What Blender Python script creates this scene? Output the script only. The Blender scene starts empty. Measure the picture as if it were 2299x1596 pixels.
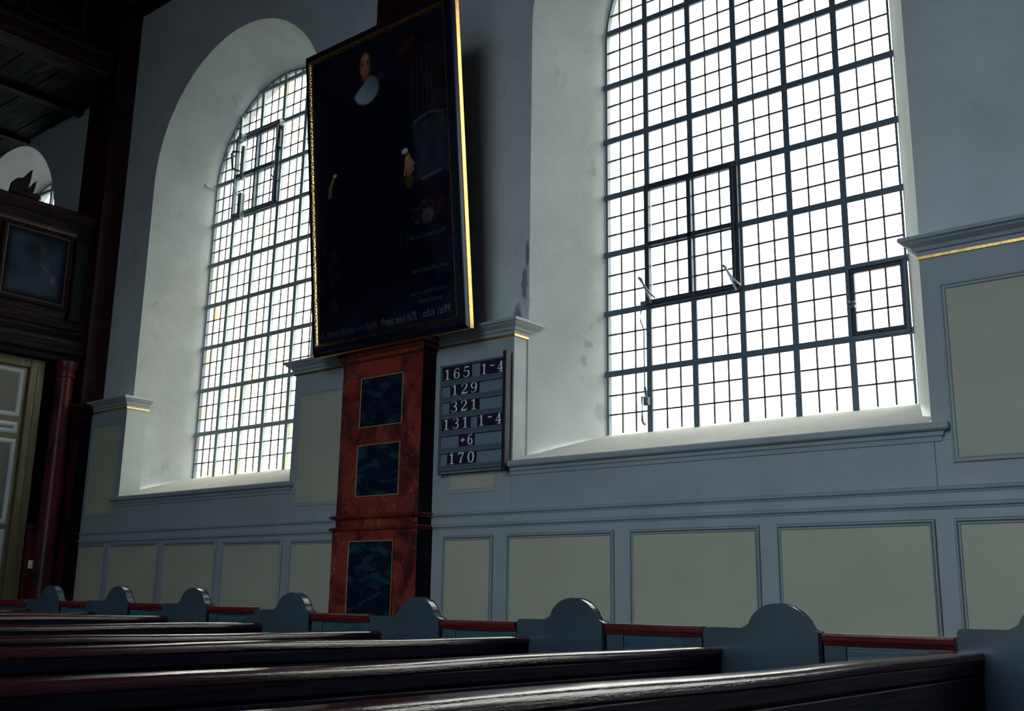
import bpy, math, random
import numpy as np
from mathutils import Vector, Matrix

sc = bpy.context.scene
C = sc.collection
random.seed(4)
rng = np.random.default_rng(4)
R = math.radians

# ------------------------------------------------------------------ camera
YAW, PIT, ROL, FPX = -0.6929, 0.2288, 0.0157, 2356.3
cam_d = bpy.data.cameras.new('camera')
cam = bpy.data.objects.new('camera', cam_d)
C.objects.link(cam)
cy, sy, cp, sp = math.cos(YAW), math.sin(YAW), math.cos(PIT), math.sin(PIT)
fw = Vector((sy*cp, cy*cp, sp)); r0 = Vector((cy, -sy, 0)); u0 = r0.cross(fw)
rt = math.cos(ROL)*r0 + math.sin(ROL)*u0
up = -math.sin(ROL)*r0 + math.cos(ROL)*u0
EYE = Vector((0, 0, 1.25))
cam.matrix_world = Matrix(((rt.x, up.x, -fw.x, EYE.x), (rt.y, up.y, -fw.y, EYE.y), (rt.z, up.z, -fw.z, EYE.z), (0, 0, 0, 1)))
cam_d.sensor_width = 36
cam_d.lens = FPX/2299*36
cam_d.clip_start = 0.05
sc.camera = cam

# ------------------------------------------------------------------ sky, exposure
w = bpy.data.worlds.new('overcast_sky'); sc.world = w; w.use_nodes = True
nt = w.node_tree; nt.nodes.clear()
out = nt.nodes.new('ShaderNodeOutputWorld'); bg = nt.nodes.new('ShaderNodeBackground')
tc = nt.nodes.new('ShaderNodeTexCoord'); sx = nt.nodes.new('ShaderNodeSeparateXYZ')
rmp = nt.nodes.new('ShaderNodeValToRGB')
# overcast sky: dim ground below the horizon, zenith brighter than the horizon
while len(rmp.color_ramp.elements) < 4: rmp.color_ramp.elements.new(.5)
for e_, (p_, c_) in zip(rmp.color_ramp.elements, ((.49, (.16, .17, .16)), (.515, (.50, .52, .47)), (.70, (.80, .82, .75)), (1., (.98, 1., .93)))):
    e_.position = p_; e_.color = (*c_, 1)
mm = nt.nodes.new('ShaderNodeMath'); mm.operation = 'MULTIPLY_ADD'; mm.inputs[1].default_value = .5; mm.inputs[2].default_value = .5
nt.links.new(tc.outputs['Generated'], sx.inputs[0]); nt.links.new(sx.outputs['Z'], mm.inputs[0])
nt.links.new(mm.outputs[0], rmp.inputs[0]); nt.links.new(rmp.outputs[0], bg.inputs[0])
bg.inputs[1].default_value = 8.5
nt.links.new(bg.outputs[0], out.inputs[0])
sc.view_settings.view_transform = 'Standard'
sc.view_settings.look = 'None'
sc.view_settings.exposure = 0.0
sc.view_settings.gamma = 1.0
sc.view_settings.use_curve_mapping = False
sc.cycles.max_bounces = 10
sc.cycles.diffuse_bounces = 6
sc.cycles.transparent_max_bounces = 12

# ------------------------------------------------------------------ constants of the place
YG, YP, YA = 8.446, 7.63, 7.43          # glass plane, plaster face, wainscot face
RI, RO, ZS = 1.5, 1.86, 7.02            # inner / outer arch radius, springing height
SILL, LEDGE = 2.83, 2.49
CEIL = 10.0
WIN = {'window_1': -4.27, 'window_2': -11.243, 'window_3': -17.92, 'window_4': 2.70}

def portal(x, y, z, wx, wz, facing):
    l = bpy.data.lights.new('daylight', 'AREA'); l.shape = 'RECTANGLE'; l.size = wx; l.size_y = wz
    l.cycles.is_portal = True
    o = bpy.data.objects.new('daylight', l); C.objects.link(o)
    o.location = (x, y, z); o.rotation_euler = (R(-90) if facing < 0 else R(90), 0, 0)
    return o
for c in WIN.values():
    portal(c, YG+.02, 5.67, 3.05, 5.75, -1)
SOUTH_Y = -3.6; SOUTH_R = 2.4  # unseen south window; distance, size and place shaped for its fill light
SOUTH_WIN = (-2.4,)
for c in SOUTH_WIN:
    portal(c, SOUTH_Y-.45, 5.7, 5.1, 7.9, 1)

# ------------------------------------------------------------------ materials
def new_mat(name):
    m = bpy.data.materials.new(name); m.use_nodes = True
    b = m.node_tree.nodes['Principled BSDF']
    return m, m.node_tree, b
def ramp(nt, fac, stops):
    r = nt.nodes.new('ShaderNodeValToRGB')
    while len(r.color_ramp.elements) < len(stops): r.color_ramp.elements.new(.5)
    for e, (p, c) in zip(r.color_ramp.elements, stops):
        e.position = p; e.color = (*c, 1)
    nt.links.new(fac, r.inputs[0]); return r
def coords(nt, scale=(1, 1, 1), obj=True):
    t = nt.nodes.new('ShaderNodeTexCoord'); mp = nt.nodes.new('ShaderNodeMapping')
    mp.inputs['Scale'].default_value = scale
    g = nt.nodes.new('ShaderNodeNewGeometry')
    nt.links.new(g.outputs['Position'], mp.inputs['Vector'])
    return mp.outputs[0]
def noise(nt, vec, scale, detail=4, rough=.55, dist=0):
    n = nt.nodes.new('ShaderNodeTexNoise'); n.inputs['Scale'].default_value = scale
    n.inputs['Detail'].default_value = detail; n.inputs['Roughness'].default_value = rough
    n.inputs['Distortion'].default_value = dist
    nt.links.new(vec, n.inputs['Vector']); return n.outputs['Fac']
def bump(nt, b, h, strength, dist=.01):
    n = nt.nodes.new('ShaderNodeBump'); n.inputs['Strength'].default_value = strength; n.inputs['Distance'].default_value = dist
    nt.links.new(h, n.inputs['Height']); nt.links.new(n.outputs[0], b.inputs['Normal']); return n
def mul(c, k): return tuple(min(1, x*k) for x in c)

def paint(name, col, rough=.5, var=.12, scale=3., stretch=(1, 1, 1), bs=.15, bscale=60, spec=.5, metallic=0, rvar=0):
    m, nt, b = new_mat(name)
    v = coords(nt, stretch)
    r = ramp(nt, noise(nt, v, scale, 6), [(.3, mul(col, 1-var)), (.7, mul(col, 1+var))])
    nt.links.new(r.outputs[0], b.inputs['Base Color'])
    b.inputs['Roughness'].default_value = rough
    b.inputs['Metallic'].default_value = metallic
    b.inputs['Specular IOR Level'].default_value = spec
    if rvar:
        mr = nt.nodes.new('ShaderNodeMapRange'); mr.inputs[1].default_value = .3; mr.inputs[2].default_value = .7
        mr.inputs[3].default_value = rough-rvar; mr.inputs[4].default_value = rough+rvar
        nt.links.new(noise(nt, v, scale*4, 4), mr.inputs[0]); nt.links.new(mr.outputs[0], b.inputs['Roughness'])
    if bs: bump(nt, b, noise(nt, v, bscale, 3), bs, .004)
    return m

# plaster: limewash with soft mottling, fine relief and old damp stains
def plaster(name, col):
    m, nt, b = new_mat(name)
    v = coords(nt)
    a = ramp(nt, noise(nt, v, 1.3, 8, .6), [(.3, mul(col, .88)), (.7, mul(col, 1.08))])
    s = noise(nt, coords(nt, (1, 1, .7)), 3.2, 6, .7, .4)
    sr = ramp(nt, s, [(.60, (1, 1, 1)), (.72, (.80, .79, .76))])
    mx = nt.nodes.new('ShaderNodeMix'); mx.data_type = 'RGBA'; mx.blend_type = 'MULTIPLY'; mx.inputs[0].default_value = 1
    nt.links.new(a.outputs[0], mx.inputs[6]); nt.links.new(sr.outputs[0], mx.inputs[7])
    last = mx.outputs[2]
    # dark streaks of old damp beside the big window, above the wainscot
    for (cx_, cy_, cz_, rx, rz) in ((-12.50, 7.98, 3.52, .045, .06), (-12.56, 8.02, 3.62, .02, .05), (-12.40, 8.05, 3.40, .02, .09), (-5.86, 8.22, 3.72, .02, .035), (-5.88, 8.18, 3.55, .015, .06), (-5.80, 8.35, 3.05, .03, .09), (-6.27, 7.63, 3.93, .05, .13), (-6.19, 7.63, 4.26, .035, .16), (-6.16, 7.63, 4.55, .02, .14)):
        g = nt.nodes.new('ShaderNodeNewGeometry'); mp = nt.nodes.new('ShaderNodeMapping'); mp.vector_type = 'POINT'
        mp.inputs['Scale'].default_value = (1/rx, 6, 1/rz); mp.inputs['Location'].default_value = (-cx_/rx, -cy_*6, -cz_/rz)
        nt.links.new(g.outputs['Position'], mp.inputs[0])
        ln = nt.nodes.new('ShaderNodeVectorMath'); ln.operation = 'LENGTH'; nt.links.new(mp.outputs[0], ln.inputs[0])
        ad = nt.nodes.new('ShaderNodeMath'); ad.operation = 'ADD'
        n2 = nt.nodes.new('ShaderNodeMath'); n2.operation = 'MULTIPLY'; n2.inputs[1].default_value = 1.2
        nt.links.new(noise(nt, v, 14, 4), n2.inputs[0]); nt.links.new(n2.outputs[0], ad.inputs[0]); nt.links.new(ln.outputs['Value'], ad.inputs[1])
        dk = .42 if cx_ < -6.14 and cx_ > -6.3 else .74
        rr = ramp(nt, ad.outputs[0], [(.75, (dk, dk, dk+.03)), (1.0, (1, 1, 1))])
        # ramp input is clamped to 0..1, so scale the distance down
        dv = nt.nodes.new('ShaderNodeMath'); dv.operation = 'MULTIPLY'; dv.inputs[1].default_value = .55
        nt.links.new(ad.outputs[0], dv.inputs[0]); nt.links.new(dv.outputs[0], rr.inputs[0])
        m2 = nt.nodes.new('ShaderNodeMix'); m2.data_type = 'RGBA'; m2.blend_type = 'MULTIPLY'; m2.inputs[0].default_value = 1
        nt.links.new(last, m2.inputs[6]); nt.links.new(rr.outputs[0], m2.inputs[7]); last = m2.outputs[2]
    nt.links.new(last, b.inputs['Base Color'])
    b.inputs['Roughness'].default_value = .9; b.inputs['Specular IOR Level'].default_value = .2
    h = nt.nodes.new('ShaderNodeMath'); h.operation = 'ADD'
    nt.links.new(noise(nt, v, 9, 5), h.inputs[0]); nt.links.new(noise(nt, v, 70, 3), h.inputs[1])
    bump(nt, b, h.outputs[0], .35, .012)
    return m

def marble(name, base, dark, vein, scale=2.2, vw=.012, rough=.35, stretch=(1, 1, .8), stops=(.40, .54, .74)):
    m, nt, b = new_mat(name)
    v = coords(nt, stretch)
    c1 = ramp(nt, noise(nt, v, scale, 5, .6, .8), [(stops[0], dark), (stops[1], base), (stops[2], mul(base, 1.25))])
    n2 = noise(nt, v, scale*1.1, 4, .6, 1.6)
    sb = nt.nodes.new('ShaderNodeMath'); sb.operation = 'SUBTRACT'; sb.inputs[1].default_value = .5; nt.links.new(n2, sb.inputs[0])
    ab = nt.nodes.new('ShaderNodeMath'); ab.operation = 'ABSOLUTE'; nt.links.new(sb.outputs[0], ab.inputs[0])
    vr = ramp(nt, ab.outputs[0], [(0, (1, 1, 1)), (vw, (0, 0, 0))])
    n3 = ramp(nt, noise(nt, v, scale*2.3, 3), [(.48, (0, 0, 0)), (.66, (1, 1, 1))])
    ml = nt.nodes.new('ShaderNodeMath'); ml.operation = 'MULTIPLY'
    nt.links.new(vr.outputs[0], ml.inputs[0]); nt.links.new(n3.outputs[0], ml.inputs[1])
    mx = nt.nodes.new('ShaderNodeMix'); mx.data_type = 'RGBA'
    nt.links.new(ml.outputs[0], mx.inputs[0]); nt.links.new(c1.outputs[0], mx.inputs[6]); mx.inputs[7].default_value = (*vein, 1)
    nt.links.new(mx.outputs[2], b.inputs['Base Color']); b.inputs['Roughness'].default_value = rough
    b.inputs['Specular IOR Level'].default_value = .3
    return m

def wood(name, col, rough=.3, axis='Y', spec=.5, wear=None, cw=.35, bs=.25):
    m, nt, b = new_mat(name)
    st = {'X': (.6, 14, 14), 'Y': (14, .6, 14), 'Z': (14, 14, .6)}[axis]
    v = coords(nt, st)
    n = noise(nt, v, 2.2, 6, .65, .3)
    r = ramp(nt, n, [(.3, mul(col, 1-cw)), (.7, mul(col, 1+cw))])
    last = r.outputs[0]
    if wear:
        wn = noise(nt, v, 5, 6, .75, .2); wr = ramp(nt, wn, [(.60, (0, 0, 0)), (.66, (1, 1, 1))])
        mx = nt.nodes.new('ShaderNodeMix'); mx.data_type = 'RGBA'; nt.links.new(wr.outputs[0], mx.inputs[0])
        nt.links.new(last, mx.inputs[6]); mx.inputs[7].default_value = (*wear, 1); last = mx.outputs[2]
    nt.links.new(last, b.inputs['Base Color'])
    mr = nt.nodes.new('ShaderNodeMapRange'); mr.inputs[1].default_value = .35; mr.inputs[2].default_value = .7
    mr.inputs[3].default_value = rough*.7; mr.inputs[4].default_value = min(1, rough*1.6)
    nt.links.new(noise(nt, v, 4, 5), mr.inputs[0]); nt.links.new(mr.outputs[0], b.inputs['Roughness'])
    b.inputs['Specular IOR Level'].default_value = spec
    bump(nt, b, noise(nt, v, 6, 5, .7), bs, .004)
    return m

def glass(name, tint, rough=.15):
    m, nt, b = new_mat(name)
    nt.nodes.remove(b)
    o = nt.nodes['Material Output']
    tr = nt.nodes.new('ShaderNodeBsdfTransparent'); gl = nt.nodes.new('ShaderNodeBsdfGlossy'); mx = nt.nodes.new('ShaderNodeMixShader')
    v = coords(nt)
    r = ramp(nt, noise(nt, v, 4.5, 3, .5), [(.36, mul(tint, .93)), (.6, tint)])
    nt.links.new(r.outputs[0], tr.inputs[0])
    gl.inputs['Roughness'].default_value = rough
    mx.inputs[0].default_value = .05
    nt.links.new(tr.outputs[0], mx.inputs[1]); nt.links.new(gl.outputs[0], mx.inputs[2]); nt.links.new(mx.outputs[0], o.inputs[0])
    return m

M = {}
M['plaster'] = plaster('limewashed_plaster', (.72, .755, .745))
M['sill'] = plaster('sill_plaster', (.58, .58, .55))
M['grey'] = paint('grey_blue_paint', (.37, .415, .435), .55, .08, 2.5, bs=.1)
M['olive'] = paint('olive_paint', (.52, .51, .38), .6, .06, 2., bs=.12)
M['groove'] = paint('dark_line_paint', (.035, .05, .085), .6, .05)
M['red'] = marble('red_marbling', (.27, .042, .026), (.07, .016, .018), (.42, .22, .19), 2.6)
M['bluem'] = marble('dark_blue_marbling', (.012, .05, .085), (.005, .010, .026), (.07, .16, .22), 2.6, .008, stretch=(1.2, 1, 3.2), stops=(.50, .60, .70))
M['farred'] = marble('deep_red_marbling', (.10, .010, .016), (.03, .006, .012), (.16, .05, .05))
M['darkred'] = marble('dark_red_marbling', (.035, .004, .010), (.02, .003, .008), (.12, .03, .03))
M['gold'] = paint('gilding', (.80, .50, .18), .38, .25, 30, metallic=1, bs=.5, bscale=45)
M['goldpaint'] = paint('gold_paint', (.55, .38, .12), .5, .3, 20, metallic=.4)
M['iron'] = paint('grey_painted_iron', (.10, .14, .18), .45, .1, 5, bs=.1)
M['ironlit'] = paint('iron_with_sky_glow', (.36, .43, .45), .5, .1, 5)  # lighter copy of iron; sky glow on the left window's bars put into colour
M['ironblue'] = paint('dark_painted_iron', (.035, .045, .07), .4, .1, 5)
M['lead'] = paint('lead_came', (.05, .055, .065), .5, .1)
M['steel'] = paint('pale_steel', (.32, .37, .38), .3, .1, 8, metallic=.6)
M['black'] = paint('black_frame_lacquer', (.005, .007, .02), .25, .2, 6, bs=.1)
M['boardgrey'] = paint('hymn_board_paint', (.19, .25, .31), .5, .06)
M['boarddark'] = paint('hymn_board_rail', (.11, .145, .18), .45, .06)
M['card'] = paint('black_card', (.008, .009, .025), .6, .1)
M['white'] = paint('white_ink', (1., .97, .97), .5, .0, bs=0)
M['pewdark'] = wood('pew_blue_black_paint', (.0025, .0035, .014), .5, 'Y', spec=.12)
M['pewend'] = paint('pew_end_blue_green_paint', (.026, .043, .056), .24, .18, 2.2, (1.5, 1, .5), bs=.06, bscale=25, spec=.5)
M['pewgreen'] = wood('pew_door_green_paint', (.02, .06, .075), .25, 'X', cw=.4)
M['rail'] = wood('worn_red_brown_rail', (.032, .006, .011), .09, 'Y', spec=1.0, wear=(.06, .025, .025), bs=.35)
M['doorrail'] = wood('red_brown_door_rail', (.070, .009, .010), .3, 'X', spec=.4)
M['browndark'] = wood('very_dark_brown_wood', (.005, .003, .008), .6, 'Y', spec=.15)
M['brownred'] = wood('dark_red_wood', (.018, .006, .010), .6, 'Y', spec=.15)
M['moulding'] = wood('dull_gilt_moulding', (.06, .028, .02), .4, 'Y')
M['planks'] = wood('dark_green_planks', (.010, .015, .017), .7, 'X', spec=.1)
M['ceiling'] = wood('dark_ceiling_boards', (.05, .035, .03), .6, 'X')
M['doorframe'] = wood('olive_brown_door_frame', (.13, .11, .055), .4, 'Z', cw=.12)
M['doorpanel'] = paint('grey_brown_door', (.10, .10, .09), .5)
M['doorbead'] = paint('pale_door_bead', (.42, .47, .52), .35)
M['floor'] = wood('floor_boards', (.06, .05, .045), .5, 'X')
M['farwall'] = paint('room_plaster', (.26, .31, .40), .9)
M['southglass'] = glass('bluish_fill_glass', (.82, .89, 1.0))  # blue tint added to cool the fill light through the unseen south window
M['switch'] = paint('white_plastic', (.9, .85, .7), .3, .02, bs=0)
GL = [glass('clear_old_glass', (.985, .985, .985)), glass('greyish_glass', (.90, .89, .90)), glass('greenish_glass', (.90, .93, .88)),
      glass('pinkish_glass', (.97, .92, .90)), glass('yellow_glass', (.95, .90, .62))]
GLB = [glass('clear_pane', (1, 1, 1)), glass('faint_green_pane', (.965, .985, .94)), glass('faint_yellow_pane', (.98, .97, .87))]

# ------------------------------------------------------------------ mesh helpers
class MB:
    def __init__(s): s.v = []; s.f = []
    def add(s, vs, fs):
        n = len(s.v); s.v += [tuple(p) for p in vs]; s.f += [tuple(i+n for i in f) for f in fs]; return s
    def box(s, x0, x1, y0, y1, z0, z1):
        return s.add([(x0, y0, z0), (x1, y0, z0), (x1, y1, z0), (x0, y1, z0), (x0, y0, z1), (x1, y0, z1), (x1, y1, z1), (x0, y1, z1)],
                     [(0, 3, 2, 1), (4, 5, 6, 7), (0, 1, 5, 4), (1, 2, 6, 5), (2, 3, 7, 6), (3, 0, 4, 7)])
    def prism(s, poly, a0, a1, plane='xz'):
        """poly in the given plane, extruded along the third axis from a0 to a1"""
        n = len(poly)
        def P(u, v, a): return (u, a, v) if plane == 'xz' else ((a, u, v) if plane == 'yz' else (u, v, a))
        vs = [P(u, v, a0) for u, v in poly]+[P(u, v, a1) for u, v in poly]
        fs = [tuple(range(n)), tuple(range(2*n-1, n-1, -1))]+[(i, (i+1) % n, n+(i+1) % n, n+i) for i in range(n)]
        return s.add(vs, fs)
    def tube(s, pts, r, n=8):
        pts = [Vector(p) for p in pts]; rings = []
        for i, p in enumerate(pts):
            d = (pts[min(i+1, len(pts)-1)]-pts[max(i-1, 0)]).normalized()
            a = d.cross(Vector((0, 0, 1)));
            if a.length < .1: a = d.cross(Vector((1, 0, 0)))
            a.normalize(); b = d.cross(a)
            rr = r[i] if isinstance(r, (list, tuple)) else r
            rings.append([p+(a*math.cos(t)+b*math.sin(t))*rr for t in [2*math.pi*k/n for k in range(n)]])
        vs = [q for g in rings for q in g]; fs = []
        for i in range(len(pts)-1):
            for k in range(n): fs.append((i*n+k, i*n+(k+1) % n, (i+1)*n+(k+1) % n, (i+1)*n+k))
        fs.append(tuple(range(n-1, -1, -1))); fs.append(tuple((len(pts)-1)*n+k for k in range(n)))
        return s.add(vs, fs)
    def lathe(s, cx, cyy, prof, n=32):
        vs = [(cx+r*math.cos(2*math.pi*k/n), cyy+r*math.sin(2*math.pi*k/n), z) for r, z in prof for k in range(n)]
        fs = [(i*n+k, i*n+(k+1) % n, (i+1)*n+(k+1) % n, (i+1)*n+k) for i in range(len(prof)-1) for k in range(n)]
        fs.append(tuple(range(n-1, -1, -1))); fs.append(tuple((len(prof)-1)*n+k for k in range(n)))
        return s.add(vs, fs)
    def sweep(s, path, prof, closed_prof=True):
        """path: list of (x,y); outward is to the right of travel; prof: list of (out,z)"""
        n = len(path); rows = []
        for i, p in enumerate(path):
            p = Vector(p)
            d0 = (p-Vector(path[i-1])).normalized() if i else None
            d1 = (Vector(path[i+1])-p).normalized() if i < n-1 else None
            n0 = Vector((d0.y, -d0.x)) if d0 else None; n1 = Vector((d1.y, -d1.x)) if d1 else None
            if n0 is None: m = n1
            elif n1 is None: m = n0
            else: m = (n0+n1)/(1+n0.dot(n1))
            rows.append([(p.x+m.x*o, p.y+m.y*o, z) for o, z in prof])
        k = len(prof); vs = [q for r_ in rows for q in r_]; fs = []
        for i in range(n-1):
            for j in range(k if closed_prof else k-1):
                j2 = (j+1) % k; fs.append((i*k+j, (i+1)*k+j, (i+1)*k+j2, i*k+j2))
        if closed_prof: fs.append(tuple(range(k))); fs.append(tuple((n-1)*k+j for j in range(k-1, -1, -1)))
        return s.add(vs, fs)
    def ring(s, rect, prof, O=Vector((0, YA, 0)), U=Vector((1, 0, 0)), V=Vector((0, 0, 1)), N=Vector((0, -1, 0))):
        """mitred moulding round a rectangle (u0,u1,v0,v1); prof: (inset, height)"""
        u0, u1, v0, v1 = rect; k = len(prof); vs = []
        for (cu, cv, su, sv) in ((u0, v0, 1, 1), (u1, v0, -1, 1), (u1, v1, -1, -1), (u0, v1, 1, -1)):
            for i, h in prof: vs.append(O+U*(cu+su*i)+V*(cv+sv*i)+N*h)
        fs = [(a*k+j, ((a+1) % 4)*k+j, ((a+1) % 4)*k+j+1, a*k+j+1) for a in range(4) for j in range(k-1)]
        return s.add(vs, fs)
    def build(s, name, mat, parent=None, bevel=0, smooth=False, loc=None):
        me = bpy.data.meshes.new(name); me.from_pydata(s.v, [], s.f); me.materials.append(mat); me.validate(); me.update()
        o = bpy.data.objects.new(name, me); C.objects.link(o)
        if parent: o.parent = parent
        if smooth:
            for p in me.polygons: p.use_smooth = True
            if smooth == 'auto':
                try:
                    me.set_sharp_from_angle(angle=R(35))
                except Exception: pass
        if bevel:
            b = o.modifiers.new('bevel', 'BEVEL'); b.width = bevel; b.segments = 2; b.limit_method = 'ANGLE'; b.angle_limit = R(40)
        if loc: o.location = loc
        return o
def shift(mb, dx, dy, dz): mb.v = [(a+dx, b+dy, c+dz) for a, b, c in mb.v]; return mb
def empty(name, loc=(0, 0, 0)):
    o = bpy.data.objects.new(name, None); C.objects.link(o); o.location = loc; o.empty_display_size = .1
    return o
def tag(o, label, cat, group=None):
    o['label'] = label; o['category'] = cat
    if group: o['group'] = group
    return o
def struct(o): o['kind'] = 'structure'; return o
def fix_normals(o):
    import bmesh
    bm = bmesh.new(); bm.from_mesh(o.data); bmesh.ops.recalc_face_normals(bm, faces=bm.faces); bm.to_mesh(o.data); bm.free()

# ------------------------------------------------------------------ room shell
def arch(c, r, y, n=56, z=ZS):
    return [(c-r*math.cos(math.pi*i/n), y, z+r*math.sin(math.pi*i/n)) for i in range(n+1)]
def wall_bay(mb, c, x0, x1, yf, yg, top=CEIL+.3, low=LEDGE-.06, RO=RO):
    n = 56; A = arch(c, RO, yf)
    def q(xa, xb, za, zb): mb.add([(xa, yf, za), (xb, yf, za), (xb, yf, zb), (xa, yf, zb)], [(0, 1, 2, 3)])
    q(x0, c-RO, 0, ZS); q(c+RO, x1, 0, ZS); q(x0, c-RO, ZS, top); q(c+RO, x1, ZS, top); q(c-RO, c+RO, 0, low)
    for i in range(n):
        a, b = A[i], A[i+1]
        mb.add([a, b, (b[0], yf, top), (a[0], yf, top)], [(0, 1, 2, 3)])
def reveal(mb, c, yf, yg, low=LEDGE-.06, glass_low=SILL):
    n = 56
    A = [(c-RO, yf, low)]+arch(c, RO, yf)+[(c+RO, yf, low)]
    B = [(c-RI, yg, glass_low-.05)]+arch(c, RI, yg)+[(c+RI, yg, glass_low-.05)]
    D = [(p[0], yg+(.17 if yg > yf else -.17), p[2]) for p in B]
    # split the splay into strips so that the plaster can be slightly uneven
    S = 5; rows = []
    for k in range(S+1):
        t = k/S; row = []
        for a, b in zip(A, B):
            w_ = .006*math.sin(a[2]*5.1+k*2.3)*math.sin(math.pi*t)
            row.append((a[0]*(1-t)+b[0]*t+w_, a[1]*(1-t)+b[1]*t, a[2]*(1-t)+b[2]*t))
        rows.append(row)
    rows.append(D); m_ = len(A)
    mb.add([p for r_ in rows for p in r_], [(i*m_+j, i*m_+j+1, (i+1)*m_+j+1, (i+1)*m_+j) for i in range(len(rows)-1) for j in range(m_-1)])

XW, XE = -21.69, 13.0
edges = [-21.695, -14.725, -7.755, -.785, 6.185]
wb = MB()
for c, a, b in zip(sorted(WIN.values()), edges[:-1], edges[1:]): wall_bay(wb, c, a, b, YP, YG)
wb.add([(6.185, YP, 0), (XE, YP, 0), (XE, YP, CEIL+.3), (6.185, YP, CEIL+.3)], [(0, 1, 2, 3)])
struct(wb.build('wall_north', M['plaster']))
rv = MB()
for c in WIN.values(): reveal(rv, c, YP, YG)
o = rv.build('wall_reveal', M['plaster'], smooth='auto'); struct(o)
# sloping plastered window sills
for k_, (nm, c) in enumerate(WIN.items()):
    sl = MB(); S = 10
    for i in range(S+1):
        t = i/S; hw = RO*(1-t)+RI*t+.01
        y = 7.40+(YG-7.40)*t; z = LEDGE+.0+(SILL-LEDGE)*t + .012*math.sin(t*math.pi)
        hw2 = RO+.03 if y < YP else hw
        sl.v += [(c-hw2, y, z), (c+hw2, y, z)]
        if i: sl.f.append((2*i-2, 2*i-1, 2*i+1, 2*i))
    n0 = len(sl.v); sl.v += [(c-RI, YG+.17, SILL), (c+RI, YG+.17, SILL)]; sl.f.append((2*S, 2*S+1, n0+1, n0))
    struct(sl.build('trim_%d' % (k_+3), M['sill']))

sb = MB(); se = [-21.69, -7.755, 1.5]
for c, a, b in zip(SOUTH_WIN, se[1:-1], se[2:]): wall_bay(sb, c, a, b, SOUTH_Y, 0, low=1.8, RO=SOUTH_R)
sb.add([(-21.69, SOUTH_Y, 0), (-7.755, SOUTH_Y, 0), (-7.755, SOUTH_Y, CEIL+.3), (-21.69, SOUTH_Y, CEIL+.3)], [(0, 1, 2, 3)])
sb.add([(1.5, SOUTH_Y, 0), (XE, SOUTH_Y, 0), (XE, SOUTH_Y, CEIL+.3), (1.5, SOUTH_Y, CEIL+.3)], [(0, 1, 2, 3)])
for c in SOUTH_WIN:
    P0 = [(c-SOUTH_R, SOUTH_Y, 1.8)]+arch(c, SOUTH_R, SOUTH_Y)+[(c+SOUTH_R, SOUTH_Y, 1.8)]; m_ = len(P0)
    sb.add(P0+[(p[0], SOUTH_Y-.4, p[2]) for p in P0], [(j, (j+1) % m_, m_+(j+1) % m_, m_+j) for j in range(m_)])
struct(sb.build('wall_south', M['farwall']))
for k_, c in enumerate(SOUTH_WIN):
    P0 = [(c-SOUTH_R, 1.8)]+[(p[0], p[2]) for p in arch(c, SOUTH_R, 0)]+[(c+SOUTH_R, 1.8)]
    g_ = MB().prism(P0, SOUTH_Y-.36, SOUTH_Y-.355)
    wr = struct(empty('window_%d' % (k_+5), (0, 0, 0)))
    g_.build('pane', M['southglass'], wr)
    b_ = MB()
    for z_ in np.arange(3.4, 8.9, 1.0):
        h_ = SOUTH_R if z_ < ZS else math.sqrt(SOUTH_R**2-(z_-ZS)**2)
        b_.box(c-h_, c+h_, SOUTH_Y-.35, SOUTH_Y-.31, z_-.03, z_+.03)
    for x_ in (-1.1, 0, 1.1): b_.box(c+x_-.03, c+x_+.03, SOUTH_Y-.35, SOUTH_Y-.31, 1.8, ZS+math.sqrt(SOUTH_R**2-x_**2))
    b_.build('glazing_grid', M['iron'], wr)
struct(MB().add([(XE, SOUTH_Y, 0), (XE, YP, 0), (XE, YP, CEIL+.3), (XE, SOUTH_Y, CEIL+.3)], [(0, 1, 2, 3)]).build('wall_east', M['farwall']))
struct(MB().add([(XW, SOUTH_Y, 0), (XW, YP, 0), (XW, YP, CEIL+.3), (XW, SOUTH_Y, CEIL+.3)], [(0, 1, 2, 3)]).build('wall_west', M['farwall']))
struct(MB().box(XW, XE, SOUTH_Y-.5, YP+.9, -.1, 0).build('floor', M['floor']))
struct(MB().box(XW, XE, SOUTH_Y-.5, YP+.9, CEIL+.15, CEIL+.25).build('ceiling', M['ceiling']))
# dark cornice where wall meets ceiling
cor = MB().sweep([(-14.05, YP), (XE, YP)], [(0, CEIL), (.05, CEIL), (.07, CEIL+.05), (.16, CEIL+.10), (.18, CEIL+.149), (0, CEIL+.149)])
struct(cor.build('trim_7', M['browndark']))

# ------------------------------------------------------------------ windows
def clip_circle(poly, cx, cz, r):
    """clip a convex polygon to the arch (half planes tangent to the circle, upper half only)"""
    n = 40
    for k in range(n+1):
        t = math.pi*k/n; nx, nz = math.cos(t), math.sin(t)
        out_ = []
        for i in range(len(poly)):
            p, q = poly[i], poly[(i+1) % len(poly)]
            dp = (p[0]-cx)*nx+(p[1]-cz)*nz-r; dq = (q[0]-cx)*nx+(q[1]-cz)*nz-r
            if dp <= 0: out_.append(p)
            if (dp < 0 < dq) or (dq < 0 < dp):
                s_ = dp/(dp-dq); out_.append((p[0]+(q[0]-p[0])*s_, p[1]+(q[1]-p[1])*s_))
        poly = out_
        if len(poly) < 3: return []
    return poly
def proj_px(p):
    d = Vector(p)-EYE
    z = d.dot(fw); return 1149.5+FPX*d.dot(rt)/z, 798-FPX*d.dot(up)/z
PW, PH = .5, .619
ROWZ = [6.528-PH*r for r in range(-4, 6)]+[SILL-.01]     # horizontal bars from the top down to the sill
pane_cache = {}
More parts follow.
